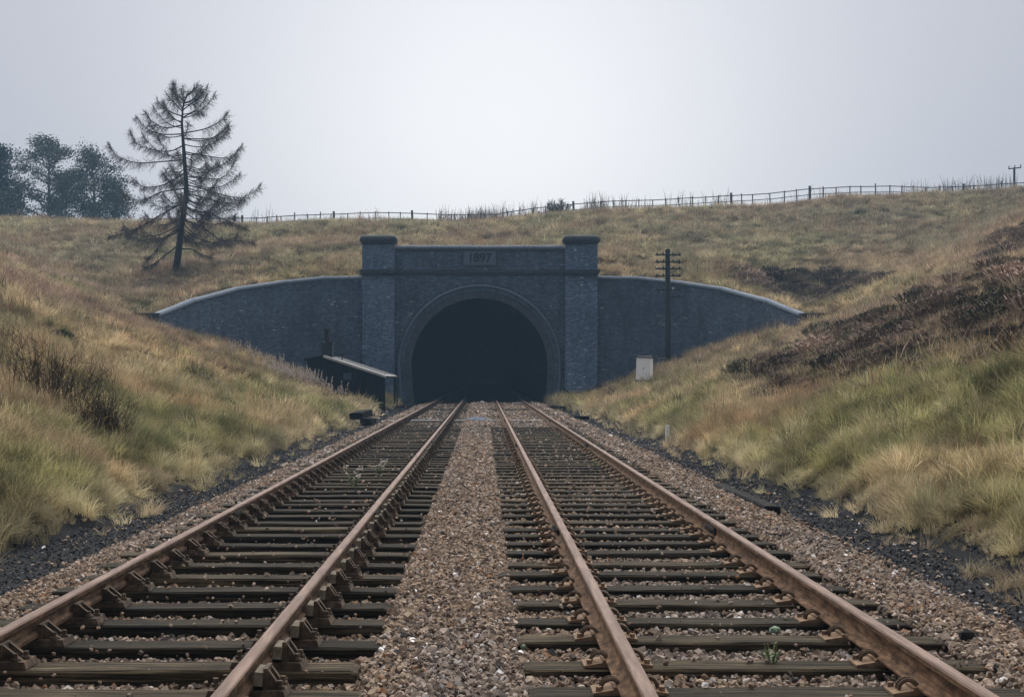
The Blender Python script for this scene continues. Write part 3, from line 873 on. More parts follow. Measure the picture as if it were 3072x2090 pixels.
def heathmask(X, Y):
    """dark dwarf-shrub patches on the bank"""
    n = fbm(X * .22 + 9, Y * .10 + 4, 3) - .5
    q = ((X - 12.2) / 3.7) ** 2 + ((Y - 34) / 15) ** 2 + n * 1.7
    p = ((X - 19.0) / 4.5) ** 2 + ((Y - 83.5) / 5.5) ** 2 + n * 1.6
    r_ = ((X - 26) / 4) ** 2 + ((Y - 66) / 8) ** 2 + n * 4
    streak = .5 + .5 * ss(.38, .58, fbm(X * .9 + 60, Y * .22 + 12, 3))
    return np.maximum.reduce([.85 * ss(2.2, .35, q), .9 * ss(1.2, .5, p), .35 * ss(.9, .2, r_)]) * streak
def field(X0):
    return None
def bank_points(y0, y1, dens, margin=1.16):
    P = []
    y = y0
    while y < y1:
        dy = max(1.0, y * .04)
        xl, xr = -(.345 * margin) * (y + dy) - 1.5, (.385 * margin) * (y + dy) + 1.5
        n = int((xr - xl) * dy * dens(y)); X = rng.uniform(xl, xr, n); Y = rng.uniform(y, y + dy, n)
        P.append(np.stack([X, Y], 1)); y += dy
    P = np.concatenate(P); X, Y = P[:, 0], P[:, 1]
    ax = np.abs(X - XC); yw = wing_y(ax)
    fo = foot(X, Y); ok = (fo > .03) | (Y > yw) | ((fo > -.5) & (Y < 70) & (rng.random(len(X)) < .05))
    ok &= ~((ax < 16.9) & (Y > yw - .18) & (Y < yw + .75)) & ~((ax < 7.1) & (Y > 82.0) & (Y < 84.6))
    ok &= ~((ax < 6.9) & (Y > 82.5) & (Y < 84.5))
    ok &= ~((X > -8.4) & (X < -4.7) & (Y > 66.6) & (Y < 75.8) & (rng.random(len(X)) < .85))
    ok &= ~((X > -6.3) & (X < -4.6) & (Y > 64.6) & (Y < 67.4) & (rng.random(len(X)) < .7))
    return X[ok], Y[ok]
def depth_in(X, Y):
    yw = wing_y(np.abs(X - XC)); return np.where(Y > yw, np.maximum(foot(X, Y), 6 + .1 * (Y - yw)), foot(X, Y))
def grass():
    X, Y = bank_points(8, 136, lambda y: float(np.interp(y, [8, 14, 25, 50, 80, 136], [170, 140, 70, 30, 15, 10])))
    n = len(X); Z = height(X, Y); d = depth_in(X, Y)
    H = heathmask(X, Y)
    keepm = rng.random(n) > H * .35
    X, Y, Z, d, H = X[keepm], Y[keepm], Z[keepm], d[keepm], H[keepm]; n = len(X)
    n1 = fbm(X * .55, Y * .35 + 7, 3); n2 = fbm(X * .16 + 31, Y * .1 + 2, 3); n3 = fbm(X * 2.5, Y * 2.1 + 77, 3)
    straw = np.array((.47, .375, .225)); ochre = np.array((.41, .265, .14)); green = np.array((.21, .215, .1)); dgreen = np.array((.075, .1, .042))
    brown = np.array((.25, .175, .115)); pale = np.array((.56, .48, .33)); mauve = np.array((.3, .22, .19))
    c = straw[None] * np.ones((n, 1))
    def blend(c, col, k): return c * (1 - k[:, None]) + col[None] * k[:, None]
    low = ss(7.5, 1.0, d)                                  # greener low on the bank
    c = blend(c, ochre, ss(.45, .65, n2) * .65)
    c = blend(c, green, np.clip(ss(.38, .62, n1) * (.42 + .5 * low), 0, 1))
    c = blend(c, np.array((.375, .335, .15)), low * .5 * ss(.3, .55, n1))
    hi = ss(5, 14, d) * ss(.35, .6, n2)
    c = blend(c, mauve, hi * .8)
    c = blend(c, brown, ss(.6, .75, n3) * .6)
    c = blend(c, dgreen, ss(.58, .72, n3) * .8 * ss(.38, .58, n1))
    rb = ss(0, 3, X - 8) * ss(26, 18, X) * ss(72, 60, Y)
    c = blend(c, mauve * .75, rb * .45 * ss(.3, .6, n2 + .15))
    c = blend(c, pale, (rng.random(n) < .13) * .65)
    c = blend(c, dgreen, (rng.random(n) < .13) * .8)
    c = blend(c, brown, (rng.random(n) < .10) * .7)
    c = blend(c, pale, ss(.5, .05, d) * .45)
    farb = ss(78, 100, Y)                                  # the head slope is greyer-green grazed tussock
    c = blend(c, np.array((.26, .25, .165)), farb * .5)
    c = blend(c, np.array((.33, .225, .165)), ss(.52, .68, fbm(X * .12 + 70, Y * .12 + 9, 3)) * .4)
    c = c * rng.uniform(.6, 1.4, (n, 1)) * (.55 + .78 * ss(.3, .65, fbm(X * 2.1 + 3, Y * 1.7 + 50, 3)))[:, None]
    rot = np.zeros((n, 3)); rot[:, 2] = rng.uniform(0, 6.28, n)
    # lean downslope a little
    tilt = np.clip(.2 - .02 * d, .04, .2) * rng.uniform(-.4, 1.6, n)
    rot[:, 0] = rng.normal(0, .26, n); rot[:, 1] = np.where(X < 0, tilt, -tilt) + rng.normal(0, .22, n)
    rot[:, 2] = rng.uniform(0, 6.28, n) * (rng.random(n) < .6)
    s = np.interp(Y, [8, 20, 50, 90, 136], [.62, .8, 1.0, 1.15, 1.3]) * rng.lognormal(0, .26, n) * (.45 + 1.0 * ss(.4, .64, n3))
    s = np.minimum(s, 1.65 * np.interp(Y, [8, 20, 50, 90, 136], [.5, .65, .85, 1.0, 1.15])) * (1 - .25 * ss(.4, 0, d))
    S3 = np.stack([s * 1.15, s * 1.15, s * rng.uniform(.65, 1.12, n) * (1 - .15 * farb)], 1)
    idx = rng.integers(0, 8, n)
    far = Y > 42; idx = np.where(far, idx + 8, idx)
    prot = [tuft_mesh(i, 46, .26, .36, [1.1, 1.3, .9, 1.4, .8, 1.2, 1.0, 1.5][i], .0042) for i in range(8)]
    prot += [tuft_mesh(i + 50, 34, .32, .36, [1.1, 1.4, .9, 1.5, 1.0, 1.2, 1.3, 1.5][i], .008) for i in range(8)]
    scatter('grass', 'long tussocky straw and green grass covering the cutting sides', np.stack([X, Y, Z], 1), rot, S3, idx, c, prot)
    # taller dry wisps and seed heads, thicker high on the banks
    X, Y = bank_points(14, 132, lambda y: float(np.interp(y, [14, 30, 60, 132], [6, 5, 3, 1.6])))
    n = len(X); d = depth_in(X, Y); Z = height(X, Y); n2 = fbm(X * .3 + 5, Y * .2 + 8, 3)
    k = rng.random(n) < ss(.4, .7, n2) * (.25 + .75 * ss(1, 6, d)) * (1 - ss(.05, .4, heathmask(X, Y))); X, Y, Z, n2 = X[k], Y[k], Z[k], n2[k]; n = len(X)
    c = pick([(.3, .2, .12), (.24, .14, .085), (.36, .28, .19), (.17, .11, .08), (.3, .22, .19)], [.3, .25, .2, .15, .1], n)
    rot = rng.normal(0, .1, (n, 3)); rot[:, 2] = rng.uniform(0, 6.28, n)
    s = rng.lognormal(0, .25, n) * np.interp(Y, [14, 60, 132], [.8, 1.0, 1.25])
    scatter('dead_stems', 'thin reddish dead stalks standing above the grass', np.stack([X, Y, Z], 1), rot, np.stack([s * 1.2, s * 1.2, s], 1), rng.integers(0, 5, n), c, [wisp_mesh(i, 12, .3, .5) for i in range(5)])
grass()

def heath_mesh(seed):
    r = random.Random(seed); mb = MB()
    for i in range(95):
        a = r.uniform(0, 6.28); rr = .42 * math.sqrt(r.random()); hh = .34 * (1 - (rr / .5) ** 2) + .1
        x, y = rr * math.cos(a), rr * math.sin(a); l = r.uniform(.14, .26)
        p0 = Vector((x * .75, y * .75, hh * .25)); p1 = Vector((x, y, hh)); p2 = p1 + Vector((r.gauss(0, .06), r.gauss(0, .06), r.uniform(.03, .1)))
        mb.tube([p0, p1, p2], [.008, .012, .003], 3, cap=False)
    me = mb.mesh('heath', M['heath']); return me
def heath():
    X, Y = bank_points(14, 104, lambda y: float(np.interp(y, [14, 40, 104], [34, 20, 8])))
    H = heathmask(X, Y); k = rng.random(len(X)) < H; X, Y = X[k], Y[k]; Z = height(X, Y); n = len(X)
    tone = fbm(X * .5 + 3, Y * .25, 3)
    c = pick([(.135, .102, .08), (.185, .138, .11), (.095, .088, .058), (.25, .185, .15), (.065, .057, .045)], [.3, .25, .2, .1, .15], n)
    c = c * (.65 + .95 * ss(.35, .7, tone))[:, None]
    rot = rng.normal(0, .12, (n, 3)); rot[:, 2] = rng.uniform(0, 6.28, n)
    s = rng.lognormal(0, .3, n) * np.interp(Y, [14, 104], [.62, 1.1])
    scatter('heath', 'dark brown dwarf shrubs and bracken in patches on the bank', np.stack([X, Y, Z], 1), rot, np.stack([s, s, s * .62], 1) * 1.12, rng.integers(0, 5, n), c, [heath_mesh(i) for i in range(5)])
heath()

# willowherb stems: along the skyline fence and by the shelter
def herb_mesh(seed, puff):
    r = random.Random(seed); mb = MB()
    for i in range(5):
        x, y = r.gauss(0, .16), r.gauss(0, .16); h = r.uniform(.8, 1.35); lx, ly = r.gauss(0, .1), r.gauss(0, .1)
        pts = [Vector((x + lx * t * t, y + ly * t * t, h * t)) for t in (0, .4, .75, 1)]
        mb.tube(pts, [.012, .010, .007, .003], 3, 0, cap=False)
        for k in range(22 if puff else 14):
            t = r.uniform(.45, .98); p = Vector((x + lx * t * t, y + ly * t * t, h * t)); a = r.uniform(0, 6.28); l = r.uniform(.05, .13) * (1.3 - t)
            q = p + Vector((math.cos(a) * l, math.sin(a) * l, l * r.uniform(-.2, .8)))
            if puff and t > .6: mb.tube([p, (p + q) / 2, q], [.006, .022, .004], 4, 1, cap=False)
            else: mb.tube([p, q], [.005, .002], 3, 0, cap=False)
    return mb.mesh('herb', [M['heath'], M['seed']])
def herbs():
    X = []; Y = []
    for x0, x1, n in ((-24, -8, 26), (-3.9, 1.6, 110), (1.6, 5.5, 34), (9, 13.6, 46), (14, 22, 22), (24, 34, 10), (36, 48, 60)):
        X.append(rng.uniform(x0, x1, n)); Y.append(rng.uniform(124, 130.5, n))
    X = np.concatenate(X); Y = np.concatenate(Y); n = len(X)
    c = pick([(.1, .085, .075), (.15, .115, .09), (.075, .065, .06)], [1, 1, 1], n)
    rot = rng.normal(0, .06, (n, 3)); rot[:, 2] = rng.uniform(0, 6.28, n); s = rng.uniform(.9, 1.6, n)
    scatter('skyline_weeds', 'wispy dead weeds standing along the hilltop fence', np.stack([X, Y, height(X, Y)], 1), rot, np.repeat(s[:, None], 3, 1), rng.integers(0, 4, n), c, [herb_mesh(i, False) for i in range(4)])
    X = np.concatenate([rng.uniform(-10.2, -7.4, 46), rng.uniform(-13, -9, 24), rng.uniform(-8.4, -6.4, 14)]); Y = np.concatenate([rng.uniform(63, 67, 46), rng.uniform(64, 77, 24), rng.uniform(62.5, 66.5, 14)])
    n = len(X); c = pick([(.17, .1, .07), (.24, .15, .11)], [1, 1], n)
    rot = rng.normal(0, .08, (n, 3)); rot[:, 2] = rng.uniform(0, 6.28, n); s = rng.uniform(.5, .9, n)
    scatter('willowherb', 'seeding willowherb with pale fluff by the black shelter', np.stack([X, Y, height(X, Y)], 1), rot, np.repeat(s[:, None], 3, 1), rng.integers(0, 4, n), c, [herb_mesh(i + 10, True) for i in range(4)])
herbs()

def gz(x, y): return float(height(np.array([x]), np.array([y]))[0])

# ------------------------------------------------------------------ open shelter beside the left-hand track
def shelter():
    z0 = -.14; root = thing('open_shelter', (-6.5, 71, z0), 'black tarred open-sided shelter with pale sloping roof and stove chimney', 'shelter')
    y0, y1 = 67.4, 75.7
    xr, xl, xa, za, ze, zl = -4.66, -8.4, -7.57, 2.50, 1.55, 2.34
    def rz(x): return za + (ze - za) * (x - xa) / (xr - xa) if x > xa else za + (zl - za) * (xa - x) / (xa - xl)
    # front boards, one by one
    x = xl + .05; w = .155
    while x < xr - .03:
        b = min(x + w - .003, xr - .03)
        m_ = MB(); pr = random.uniform(0, .003)
        def board(zb, zt0, zt1):
            m_.prism([(x, 0, zb), (b, 0, zb), (b, 0, zt1), (x, 0, zt0)], (0, y0 - pr, 0), (0, .03, 0))
        if -6.72 < (x + b) / 2 < -6.22:
            board(z0 - .2, 1.36, 1.36); board(1.74, rz(x) - .03, rz(b) - .03)
        else: board(z0 - .2, rz(x) - .03, rz(b) - .03)
        m_.build('board', M['black_board'], root); x += w
    # window in the front
    fr = MB()
    for (cx, cz, dx, dz) in ((-6.47, 1.35, .56, .05), (-6.47, 1.75, .56, .05), (-6.74, 1.55, .05, .36), (-6.2, 1.55, .05, .36)):
        fr.box((cx, y0 - .015, cz), (dx, .05, dz))
    win = fr.build('window_frame', M['black_board'], root)
    # posts and beams
    for px, py in ((xr - .05, y0 + .1), (xr - .05, y1 - .1), (xl + .05, y1 - .1), (xa, y1 - .1)):
        m_ = MB(); m_.box((px, py, (z0 - .3 + rz(px) - .06) / 2), (.11, .11, rz(px) - .06 - z0 + .3)); m_.build('post', M['black_board'], root)
    # roof: two slopes with fascia
    for a, b, nm in ((xa, xr + .06, 'roof'), (xl - .08, xa, 'roof')):
        m_ = MB(); A = [(a, y0 - .18, rz(a)), (b, y0 - .18, rz(b)), (b, y0 - .18, rz(b) + .05), (a, y0 - .18, rz(a) + .05)]
        m_.prism(A, (0, 0, 0), (0, y1 - y0 + .3, 0)); r_ = m_.build(nm, M['felt'], root)
        f = MB(); f.prism([(a, y0 - .21, rz(a) - .06), (b, y0 - .21, rz(b) - .06), (b, y0 - .21, rz(b) + .055), (a, y0 - .21, rz(a) + .055)], (0, 0, 0), (0, .028, 0))
        f.build('fascia', M['felt'] if nm == 'roof' and a == xa else M['black_board'], r_)
        if a == xa:                      # felt battens
            for k in range(4):
                q = MB(); yy = y0 + 1.4 + k * 1.9
                q.prism([(a + .1, yy, rz(a + .1) + .051), (b - .1, yy, rz(b - .1) + .051), (b - .1, yy, rz(b - .1) + .085), (a + .1, yy, rz(a + .1) + .085)], (0, 0, 0), (0, .06, 0)); q.build('batten', M['felt'], r_)
    # chimney
    c = MB(); c.box((-7.52, y0 + 1.2, 2.8), (.52, .5, .72)); c.box((-7.52, y0 + 1.2, 3.14), (.6, .58, .08)); ch = c.build('chimney', M['soot'], root)
    c = MB(); c.tube([(-7.54, y0 + 1.2, 3.16), (-7.54, y0 + 1.2, 3.3), (-7.54, y0 + 1.2, 3.74), (-7.54, y0 + 1.2, 3.76), (-7.54, y0 + 1.2, 3.84)], [.17, .145, .13, .165, .165], 12); c.build('chimney_pot', M['soot'], ch)
    c = MB(); c.box((-7.66, y0 + 1.05, 3.2), (.14, .1, .05)); c.build('mortar_flaunching', M['pale_plank'], ch)
    c = MB(); c.box((-6.85, y0 + 1.6, 2.42), (.05, .05, .36)); c.box((-6.85, y0 + 1.6, 2.6), (.5, .09, .05), Euler((0, R(-8), 0)).to_matrix()); c.build('vent_cowl', M['iron'], root)
    # gutter and downpipe
    g = MB(); g.tube([(xr + .12, y0 - .15, ze - .02), (xr + .12, y1 + .3, ze - .05)], .055, 8); gu = g.build('gutter', M['iron'], root)
    g = MB(); g.tube([(xr + .12, y1 + .3, ze - .04), (xr + .12, y1 + .32, ze - .3), (xr + .05, y1 + .33, ze - .55), (xr + .05, y1 + .33, z0 - .05)], .05, 8); g.build('downpipe', M['iron'], root)
shelter()

# ------------------------------------------------------------------ telegraph poles
def telegraph():
    x, y = 10.25, 79.0; z = gz(x, y) - .2; top = 8.55
    root = thing('telegraph_pole', (x, y, z), 'tall dark wooden telegraph pole with four crossarms before the wing wall', 'telegraph pole')
    m_ = MB(); m_.tube([(x, y, z - .4), (x, y, z + 2), (x - .005, y, 6), (x - .01, y, top - .02), (x - .01, y, top)], [.172, .165, .15, .14, .12], 12); m_.build('pole', M['pole'], root, True)
    m_ = MB(); m_.prism([(x - .16, y - .16, top), (x + .14, y - .16, top), (x - .01, y - .16, top + .07)], (0, 0, 0), (0, .32, 0)); m_.build('pole_roof', M['iron'], root)
    for i, (za, hl, hr) in enumerate(((8.27, .71, .71), (7.88, .71, .71), (7.5, .71, .71), (7.1, .71, .71), (6.33, .71, .66), (5.94, 0, .7))):
        a = MB(); a.box((x + (hr - hl) / 2, y - .18, za), (hl + hr, .09, .075)); arm = a.build('crossarm', M['pole'], root)
        for k, dx in enumerate((-.62, -.27, .27, .62)):
            if (dx < 0 and hl == 0): continue
            b = MB(); b.tube([(x + dx, y - .18, za - .09), (x + dx, y - .18, za + .05)], .016, 6)
            b.tube([(x + dx, y - .18, za + .03), (x + dx, y - .18, za + .06), (x + dx, y - .18, za + .12), (x + dx, y - .18, za + .14)], [.038, .042, .034, .012], 8)
            b.build('insulator', M['porcelain'] if (i, k) in ((2, 0), (4, 2)) else M['iron'], arm)
    m_ = MB(); m_.box((x - .35, y - .1, z + .72), (.5, .05, .05)); m_.tube([(x - .5, y - .1, z + .7), (x - .5, y - .1, z - .1)], .035, 6); m_.build('cable_bracket', M['pale_plank'], root)
telegraph()
def far_pole():
    x, y = 56.0, 150.0; z = gz(x, y); top = 23.5
    root = thing('distant_pole', (x, y, z), 'far-off T-shaped pole on the hilltop skyline', 'pole')
    m_ = MB(); m_.tube([(x, y, z - .3), (x, y, top)], [.15, .11], 8); m_.build('pole', M['pole'], root)
    m_ = MB(); m_.box((x, y - .15, top - .1), (1.35, .1, .11), Euler((0, R(-6), 0)).to_matrix()); arm = m_.build('crossarm', M['pole'], root)
    for dx, dz in ((-.62, -.1), (.62, .06), (0, .0)):
        b = MB(); b.tube([(x + dx, y - .15, top + dz - .1), (x + dx, y - .15, top + dz + .22)], [.04, .06], 6); b.build('insulator', M['iron'], arm)
far_pole()

# ------------------------------------------------------------------ equipment cabinet
def cabinet():
    x, y = 8.2, 72.5; z = gz(x, y) + .2
    root = thing('equipment_cabinet', (x, y, z), 'white lineside cabinet with dark lid standing in the grass', 'cabinet')
    rot = Euler((0, R(1.5), R(-24))).to_matrix()
    def part(c, d, nm, m, par=root, top=1.0):
        b = MB(); b.box(Vector((x, y, z)) + rot @ Vector(c), d, rot, 0, .5, top); return b.build(nm, M[m], par)
    part((0, 0, .58), (.74, .46, 1.16), 'body', 'white_paint')
    for s in (-1, 1):
        d = part((s * .18, -.24, .6), (.345, .025, 1.06), 'door', 'white_paint')
        if s > 0: part((s * .04, -.26, .62), (.02, .02, .09), 'handle', 'tablet', d)
        for zz in (.25, .87): part((s * .345, -.258, zz), (.03, .02, .09), 'hinge', 'white_paint', d)
    part((0, 0, 1.19), (.84, .58, .05), 'lid', 'roof_dark'); part((0, 0, 1.235), (.74, .5, .045), 'lid_ridge', 'roof_dark', top=.7)
    part((.376, .05, .9), (.012, .1, .08), 'label_plate', 'porcelain')
    part((0, 0, -.12), (.86, .56, .3), 'plinth', 'tablet')
cabinet()

# ------------------------------------------------------------------ hilltop fence
def hill_fence():
    U = [690, 702, 726, 768, 801, 829, 843, 884, 923, 960, 993, 1002, 1042, 1080, 1125, 1167, 1201, 1237, 1281, 1322, 1364, 1408, 1443, 1482, 1523, 1559, 1599, 1637, 1678, 1721, 1763, 1802, 1840, 1878, 1917, 1959, 1998, 2037, 2079, 2117, 2155, 2194, 2226, 2259, 2311, 2354, 2391, 2430, 2471, 2509, 2550, 2584, 2628, 2670, 2706, 2741, 2779, 2820, 2858, 2892, 2922, 2965, 3005, 3045, 3085, 3125, 3165]
    ru = [600, 700, 772, 885, 998, 1125, 1237, 1348, 1400, 1482, 1600, 1721, 1840, 1959, 2079, 2194, 2300, 2430, 2550, 2670, 2780, 2892, 3010, 3072, 3170]
    rv = [656, 654.5, 654, 645.4, 642.4, 637, 639.4, 644, 644.4, 643, 624.6, 612, 603, 600, 593, 586.6, 581, 566, 560, 558, 562, 559.7, 551, 548, 545]
    big = {702, 726, 998, 1002, 1237, 1721, 2194, 2430, 2892}
    y = 129.0
    root = thing('field_fence', (10, y, 16), 'grey wooden post and rail fence along the hilltop skyline', 'fence')
    us = [430, 470, 510, 550, 590, 630, 660] + U
    pts = []
    for u in us:
        x = (u - 1450) * y / 4267; zt = 1.6 + (1125 - float(np.interp(u, ru, rv))) * y / 4267
        pts.append((x, zt, u in big))
    for i, (x, zt, b) in enumerate(pts):
        g = gz(x, y); w = .21 if b else .085; ext = .28 if b else random.choice((.05, .1, .12, .28, .16))
        m_ = MB(); h = zt + ext - g + .3; tilt = Euler((0, R(random.uniform(-2.5, 2.5)), 0)).to_matrix()
        m_.box((x, y + .09, g - .3 + h / 2), (w, .13, h), tilt, 0, .5, .96); m_.build('post', M['fence'], root)
    for (xa, za, _), (xb, zb, _) in zip(pts[:-1], pts[1:]):
        for dz, th in ((0, .075), (-.52, .06)):
            L = math.hypot(xb - xa, zb - za); rot = Euler((0, -math.atan2(zb - za, xb - xa), 0)).to_matrix()
            m_ = MB(); m_.box(((xa + xb) / 2, y - .01, (za + zb) / 2 + dz + random.uniform(-.015, .015)), (L * .995, .05, th), rot); m_.build('rail', M['fence'], root)
hill_fence()

def low_fence():
    root = thing('low_fence', (6, 80.5, .8), 'low broken pole fence sagging across the grass right of the tunnel mouth', 'fence')
    P = [(4.5, 79.6), (5.3, 80.0), (6.45, 80.4), (7.25, 80.5), (8.0, 80.7)]
    tops = []
    for i, (x, y) in enumerate(P):
        g = gz(x, y); h = (.75, .45, .62, .4, .5)[i]
        m_ = MB(); m_.tube([(x, y, g - .3), (x + random.uniform(-.05, .05), y, g + h)], .055, 6); m_.build('post', M['old_timber'], root); tops.append(Vector((x, y - .06, g + h - .1)))
    for a, b in zip(tops[:-1], tops[1:]):
        m_ = MB(); pts = [a.lerp(b, t) + Vector((0, 0, -.09 * math.sin(math.pi * t) + random.uniform(-.02, .02))) for t in (0, .2, .4, .6, .8, 1)]
        m_.tube(pts, [.05, .06, .045, .06, .05, .045], 6); m_.build('rail', M['old_timber'], root)
    x, y = 4.35, 78.0; g = gz(x, y)
    m_ = MB(); m_.tube([(x, y, g - .2), (x, y, g + 1.1)], [.02, .016], 6); tag(m_.build('thin_stake', M['fence']), 'thin grey upright stake near the right foot of the arch', 'stake')
low_fence()

# ------------------------------------------------------------------ loose timbers, posts and scraps
def timber(name, label, c, d, rot, matn='old_timber', cat='timber', group=None):
    m_ = MB(); n = 5; hx, hy, hz = d[0] / 2, d[1] / 2, d[2] / 2; V = []
    for i in range(n):
        y = -hy + 2 * hy * i / (n - 1)
        for (px, pz) in [(-hx, -hz), (hx, -hz), (hx, hz * .8), (hx * .85, hz), (-hx * .85, hz), (-hx, hz * .8)]:
            V.append((px * random.uniform(.92, 1.04), y + random.uniform(-.02, .02), pz * random.uniform(.94, 1.04)))
    F = []
    for i in range(n - 1):
        for k in range(6): F.append((i * 6 + k, (i + 1) * 6 + k, (i + 1) * 6 + (k + 1) % 6, i * 6 + (k + 1) % 6))
    F += [tuple(range(6)), tuple(range((n - 1) * 6, n * 6))[::-1]]
    m_.add(V, F); o = m_.build(name, M[matn]); o.location = c; o.rotation_euler = tuple(R(a) for a in rot)
    return tag(o, label, cat, group)
timber('timber_baulk', 'long charred timber lying on the ash beside the right-hand ballast shoulder', (3.55, 19.4, -.10), (.2, 3.5, .16), (0, 3, 1.5))
timber('timber_block', 'upper dark timber block stacked by the left grass edge', (-4.32, 50.2, .22), (.5, .95, .24), (6, -4, -18))
timber('timber_block', 'lower dark timber block lying under the other by the left grass edge', (-4.02, 49.6, .0), (.42, .8, .22), (0, 2, -8))
timber('timber_plank', 'dark plank end lying at the grass edge nearest the tunnel mouth', (3.75, 69.2, .02), (.3, 1.35, .18), (0, 2, 86))
timber('timber_plank', 'short dark plank on the ballast shoulder before the longer one', (3.72, 55.0, -.04), (.28, .75, .14), (0, 0, 80))
timber('timber_plank', 'dark plank on the ash at the foot of the left arch leg', (-4.3, 76.6, -.08), (.22, 1.0, .08), (0, 0, 78))
timber('timber_plank', 'pale slanting board between the right-hand rails at the tunnel mouth', (2.0, 79.0, .06), (.2, 1.4, .05), (0, 8, -32), 'pale_plank', 'board')
# barrow crossing: pale boards laid level with the sleepers
cr = thing('barrow_crossing', (0, 49.1, 0), 'pale boards laid across both tracks as a foot crossing', 'foot crossing')
for x0, x1 in ((-3.3, -2.83), (-2.5, -1.4), (-1.0, -.55), (.2, .6), (.9, 2.05)):
    for k in range(2):
        m_ = MB(); m_.box(((x0 + x1) / 2, 48.95 + .27 * k, .028 + random.uniform(-.004, .004)), (x1 - x0, .24, .05)); m_.build('plank', M['pale_plank'], cr)
mp = MB()
for i in range(900):
    a = random.uniform(0, 6.28); rr = math.sqrt(random.random()); x = -.2 + .48 * rr * math.cos(a); y = 50.2 + 2.6 * rr * math.sin(a)
    s = random.uniform(.025, .05); mp.box((x, y, .0 + .1 * (1 - rr * rr)), (s * 1.3, s, s * .8), Euler((random.uniform(-1, 1), random.uniform(-1, 1), random.uniform(0, 3))).to_matrix(), 0, .5, .7)
tag(mp.build('grey_chippings', M['coping']), 'heap of pale grey chippings between the tracks', None, None, 'stuff')
# white marker post
x, y = 4.66, 36.0; g = gz(x, y)
m_ = MB(); m_.box((x, y, g + .22), (.1, .07, .52), None, 0, .5, .9)
tag(m_.build('marker_post', M['white_paint']), 'small white marker post at the right-hand grass edge', 'post')
# pale stone or bag in the tunnel mouth
m_ = MB(); m_.box((-.06, 80.5, .06), (.26, .2, .16), Euler((.1, .1, .4)).to_matrix(), 0, .5, .6)
tag(m_.build('white_stone', M['white_paint']), 'small white stone between the tracks at the tunnel mouth', 'stone')
def scrap(name, label, c, s, matn, cat):
    m_ = MB(); r = random.Random(hash(label) % 999); st = stone_mesh(90)
    o = link(name, st.copy()); o.data.materials.clear(); o.data.materials.append(M[matn]); o.location = c; o.scale = s; o.rotation_euler = (.2, .1, .7)
    return tag(o, label, cat)
scrap('green_scrap', 'pale green crumpled scrap on the ballast between the right-hand rails', (1.86, 9.05, -.02), (.06, .05, .04), 'copper_green', 'scrap')
scrap('dark_lump', 'dark rounded lump on the right-hand ballast shoulder', (2.98, 8.75, .0), (.085, .07, .06), 'old_timber', 'lump')
scrap('green_glass', 'green glass chip on the end of a sleeper near the bottom', (.235, 8.3, .018), (.024, .02, .022), 'copper_green', 'glass')

# weeds growing in the four-foot
def weed(x, y, s, label, flower):
    root = thing('track_weed', (x, y, -.06), label, 'weed', 'weeds growing between the rails')
    r = random.Random(int(x * 100 + y)); st = MB(); lf = MB(); fl = MB()
    for i in range(11):
        a = r.uniform(0, 6.28); l = s * r.uniform(.5, 1.0); dx, dy = math.cos(a) * .45, math.sin(a) * .45
        p = [Vector((x + dx * l * t, y + dy * l * t, -.07 + l * t)) for t in (0, .5, 1)]
        st.tube(p, [.005, .004, .002], 4, cap=False)
        for k in range(7):
            t = r.uniform(.1, .95); q = p[0].lerp(p[2], t); b = r.uniform(0, 6.28); ll = s * r.uniform(.08, .2)
            e = q + Vector((math.cos(b) * ll, math.sin(b) * ll, ll * .4)); w = Vector((-math.sin(b), math.cos(b), 0)) * ll * .22
            lf.add([q, (q + e) / 2 + w, e, (q + e) / 2 - w], [(0, 1, 2), (0, 2, 3)])
        for k in range(3): fl.box(p[2] + Vector((r.gauss(0, .02), r.gauss(0, .02), r.uniform(0, .02))), (.022, .022, .02), Euler((r.random(), r.random(), 0)).to_matrix(), 0, .5, .6)
    st.build('stem', M['weed_green'], root); tag(lf.build('leaves', M['weed_green'], root), kind='stuff')
    if flower: tag(fl.build('flower_head', M['seed'], root), kind='stuff')
weed(-1.87, 20.6, .36, 'white-flowering weed between the left-hand rails, the nearer one', True)
weed(-1.68, 22.8, .32, 'white-flowering weed just beyond the nearer one, left-hand rails', True)
weed(2.0, 25.0, .24, 'straggly olive weed low between the right-hand rails', False)
weed(1.92, 36.5, .26, 'bright green weed by the far right-hand rail', False)
weed(1.75, 37.3, .2, 'small green weed beside the bright green one', False)
weed(1.62, 8.0, .2, 'thin pale weed between right-hand sleepers near the bottom', False)
weed(-2.1, 35.5, .2, 'low yellowish weed far up between the left-hand rails', False)

